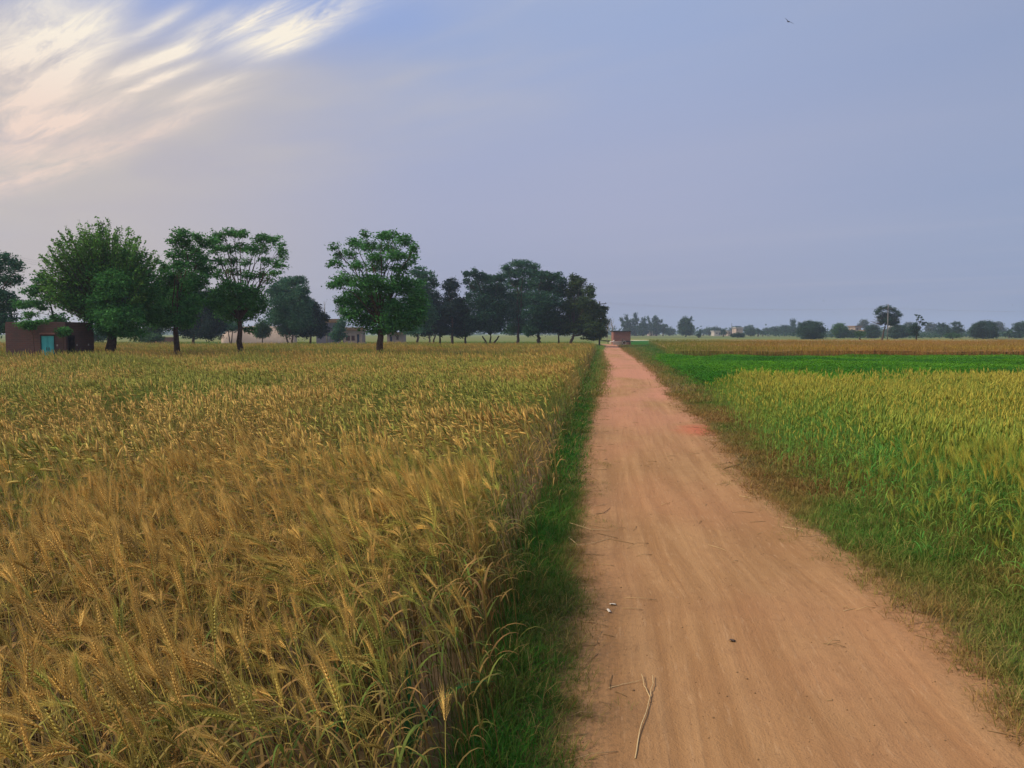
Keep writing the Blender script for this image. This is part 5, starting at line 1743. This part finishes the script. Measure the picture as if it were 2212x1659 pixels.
# ------------------------------------------------------------------ birds
def bird(label, u, v_, Y, span, bank, yaw, group="birds in the sky"):
    c = P(u, v_, Y)
    b_ = Buf()
    s = np.linspace(-1, 1, 9)
    V_, F_ = [], []
    for t_ in s:
        x = t_ * span / 2
        z = span * (.12 * abs(t_) ** .8 - .10 * max(0, abs(t_) - .55))
        ch = span * .17 * (1 - abs(t_) ** 1.6 * .85)
        yb = -span * .06 * abs(t_)
        V_ += [(x, yb - ch / 2, z), (x, yb, z + span * .012), (x, yb + ch / 2, z), (x, yb, z - span * .006)]
    for i in range(8):
        for k in range(4):
            p, q_ = i * 4 + k, i * 4 + (k + 1) % 4
            F_ += [(p, p + 4, q_ + 4), (p, q_ + 4, q_)]
    b_.add(V_, F_, (.04, .04, .04))
    v, f = tube(np.array([(0, -span * .26, 0), (0, -span * .12, 0), (0, span * .05, .01), (0, span * .2, .02), (0, span * .27, .01)]), span * np.array([.035, .03, .06, .04, .008]), 7)
    b_.add(v, f, (.04, .04, .04))
    o = link("bird", b_.mesh("bird"), M_FEATHER)
    o.location = c
    o.rotation_euler = (R(18), bank, yaw)
    tag(o, label, "bird", group)


bird("large bird gliding high in the upper right sky", 1703, 47, 60, .80, R(24), R(15))
bird("small bird low in the sky left of the feathery tree", 1779, 650, 90, .26, R(-12), R(40))
bird("faint small bird just below the other one near the far trees", 1800, 674, 130, .26, R(10), R(-30))
bird("faint small bird near the right picture edge above the trees", 2187, 659, 120, .26, R(5), R(60))


# ------------------------------------------------------------------ small things on the path
def straw(label, pts, r, mat=M_STRAW, name="straw_stalk", cat="straw"):
    g = np.array([G(u, v, .022) for u, v, dz_ in pts])
    g[:, 2] = [max(.004, float(path_z(p_[0], p_[1]))) + r + q_[2] for p_, q_ in zip(g, pts)]
    c = g[0].copy()
    n = len(g)
    t0_ = np.linspace(0, 1, n)
    t1_ = np.linspace(0, 1, (n - 1) * 4 + 1)
    gg = np.stack([np.interp(t1_, t0_, g[:, k]) for k in range(3)], 1)
    gg[1:-1] += rng.normal(size=(len(gg) - 2, 3)) * r * .5
    b_ = Buf()
    v, f = tube(gg - c, np.linspace(r, r * .7, len(gg)), 5)
    b_.add(v, f, (.4, .3, .1))
    o = link(name, b_.mesh(name), mat)
    o.location = c
    tag(o, label, cat)
    return o


straw("long pale forked straw lying across the path bottom", [(1372, 1640, 0), (1382, 1580, .004), (1400, 1530, .006), (1405, 1500, .006), (1411, 1480, .008), (1410, 1462, .01)], .0030)
straw("short split straw at the tip of the long forked straw", [(1404, 1508, .004), (1392, 1485, .01), (1385, 1462, .014)], .0025)
straw("thin grey straw left of the long forked straw", [(1315, 1488, 0), (1355, 1480, .004), (1390, 1472, .008)], .002)
straw("bent straw stalk sticking out of the left grass onto the path", [(1228, 1168, .03), (1248, 1184, .02), (1285, 1175, .006), (1320, 1164, .004)], .003)
straw("straight straw on the left path edge just above the bent one", [(1230, 1137, .03), (1275, 1147, .01), (1318, 1148, .004)], .0028)
straw("curved dark twig on the left side of the path", [(1288, 1112, .002), (1305, 1110, .004), (1318, 1098, .004)], .0028, M_TWIG, "twig", "twig")
straw("thin straw lying alone in the middle of the path", [(1530, 1178, 0), (1550, 1184, .003), (1568, 1190, 0)], .0022)
straw("pale straw on the right half of the path near the verge", [(1690, 1139, 0), (1715, 1144, .003), (1738, 1150, 0)], .0026)
straw("short pale straw low on the right half of the path", [(1822, 1318, 0), (1834, 1316, .002), (1846, 1314, 0)], .0022)
straw("dark straw leaning from the right verge by the red patch", [(1565, 1013, 0), (1592, 1007, .01), (1612, 1000, .02)], .004, M_TWIG, "twig", "twig")
straw("pale straw at the right verge below the red patch", [(1597, 1072, 0), (1612, 1075, .004), (1624, 1078, .002)], .0035)


def scrap(label, u, v_, w_, l, rot, name="paper_scrap", mat=M_PAPER, cat="litter"):
    c = G(u, v_, .022)
    c[2] = float(path_z(c[0], c[1])) + .004
    n = 6
    b_ = Buf()
    V_, F_ = [], []
    for i in range(n):
        for j in range(n):
            x, y = (i / (n - 1) - .5) * w_, (j / (n - 1) - .5) * l
            V_.append((x + rng.normal() * .0012, y + rng.normal() * .0012, .003 * math.sin(3.1 * i / (n - 1)) + .005 * math.sin(2.4 * j / (n - 1) + 1) + rng.normal() * .0006))
    for i in range(n - 1):
        for j in range(n - 1):
            p = i * n + j
            F_ += [(p, p + n, p + n + 1), (p, p + n + 1, p + 1)]
    b_.add(V_, F_, (.7, .7, .6))
    o = link(name, b_.mesh(name), mat)
    o.modifiers.new("thickness", 'SOLIDIFY').thickness = .0008
    o.location = c
    o.rotation_euler = (0, 0, rot)
    tag(o, label, cat)


scrap("small upright-lying white paper scrap on the left of the path", 1315, 1322, .018, .075, R(4))
scrap("thin pale paper shred just above the white scrap", 1324, 1308, .040, .030, R(-14))
scrap("dark curled dead leaf in the middle of the path", 1582, 1386, .030, .034, R(-35), "dead_leaf", M_TWIG, "leaf")

# broad-bladed green grass clumps at the foot of the wheat
for lab, (u, v_), n, L in (("clump of broad blue green grass blades at the wheat foot, bottom centre", (890, 1640), 9, .62),
                           ("clump of broad green blades under the wheat, left of the bottom centre clump", (760, 1655), 6, .5)):
    g = G(u, v_)
    b_ = Buf()
    r = np.random.default_rng(int(u))
    for k in range(n):
        v, f, _ = leaf_part(r, np.array((r.normal() * .03, r.normal() * .03, 0)), r.uniform(-1.6, 2.2), L * r.uniform(.65, 1.1), .016, r.uniform(.5, 1.9), 10, r.uniform(1.25, 1.5))
        b_.add(v, f, np.array((0.03, 0.135, 0.035)) * r.uniform(.8, 1.3))
    o = link("grass_clump", b_.mesh("grass_clump"), M_GRASS)
    o.location = g
    tag(o, lab, "grass clump")

# ------------------------------------------------------------------ haze
bm = bmesh.new()
bmesh.ops.create_cube(bm, size=1.0)
for v in bm.verts:
    v.co = (v.co.x * 2600, v.co.y * 2600, -1.0 if v.co.z < 0 else 26.0)
me = bpy.data.meshes.new("haze")
bm.to_mesh(me)
bm.free()
m, t, o_ = new_mat("haze")
pv = t.node('ShaderNodeVolumePrincipled')
pv.inputs['Color'].default_value = (0.60, 0.74, 1.0, 1)
pv.inputs['Density'].default_value = 0.00048
pv.inputs['Anisotropy'].default_value = 0.2
t.l.new(pv.outputs[0], o_.inputs['Volume'])
hz_o = link("haze", me, m)
tag(hz_o, "thin blue evening haze lying over the fields", "haze", kind="stuff")
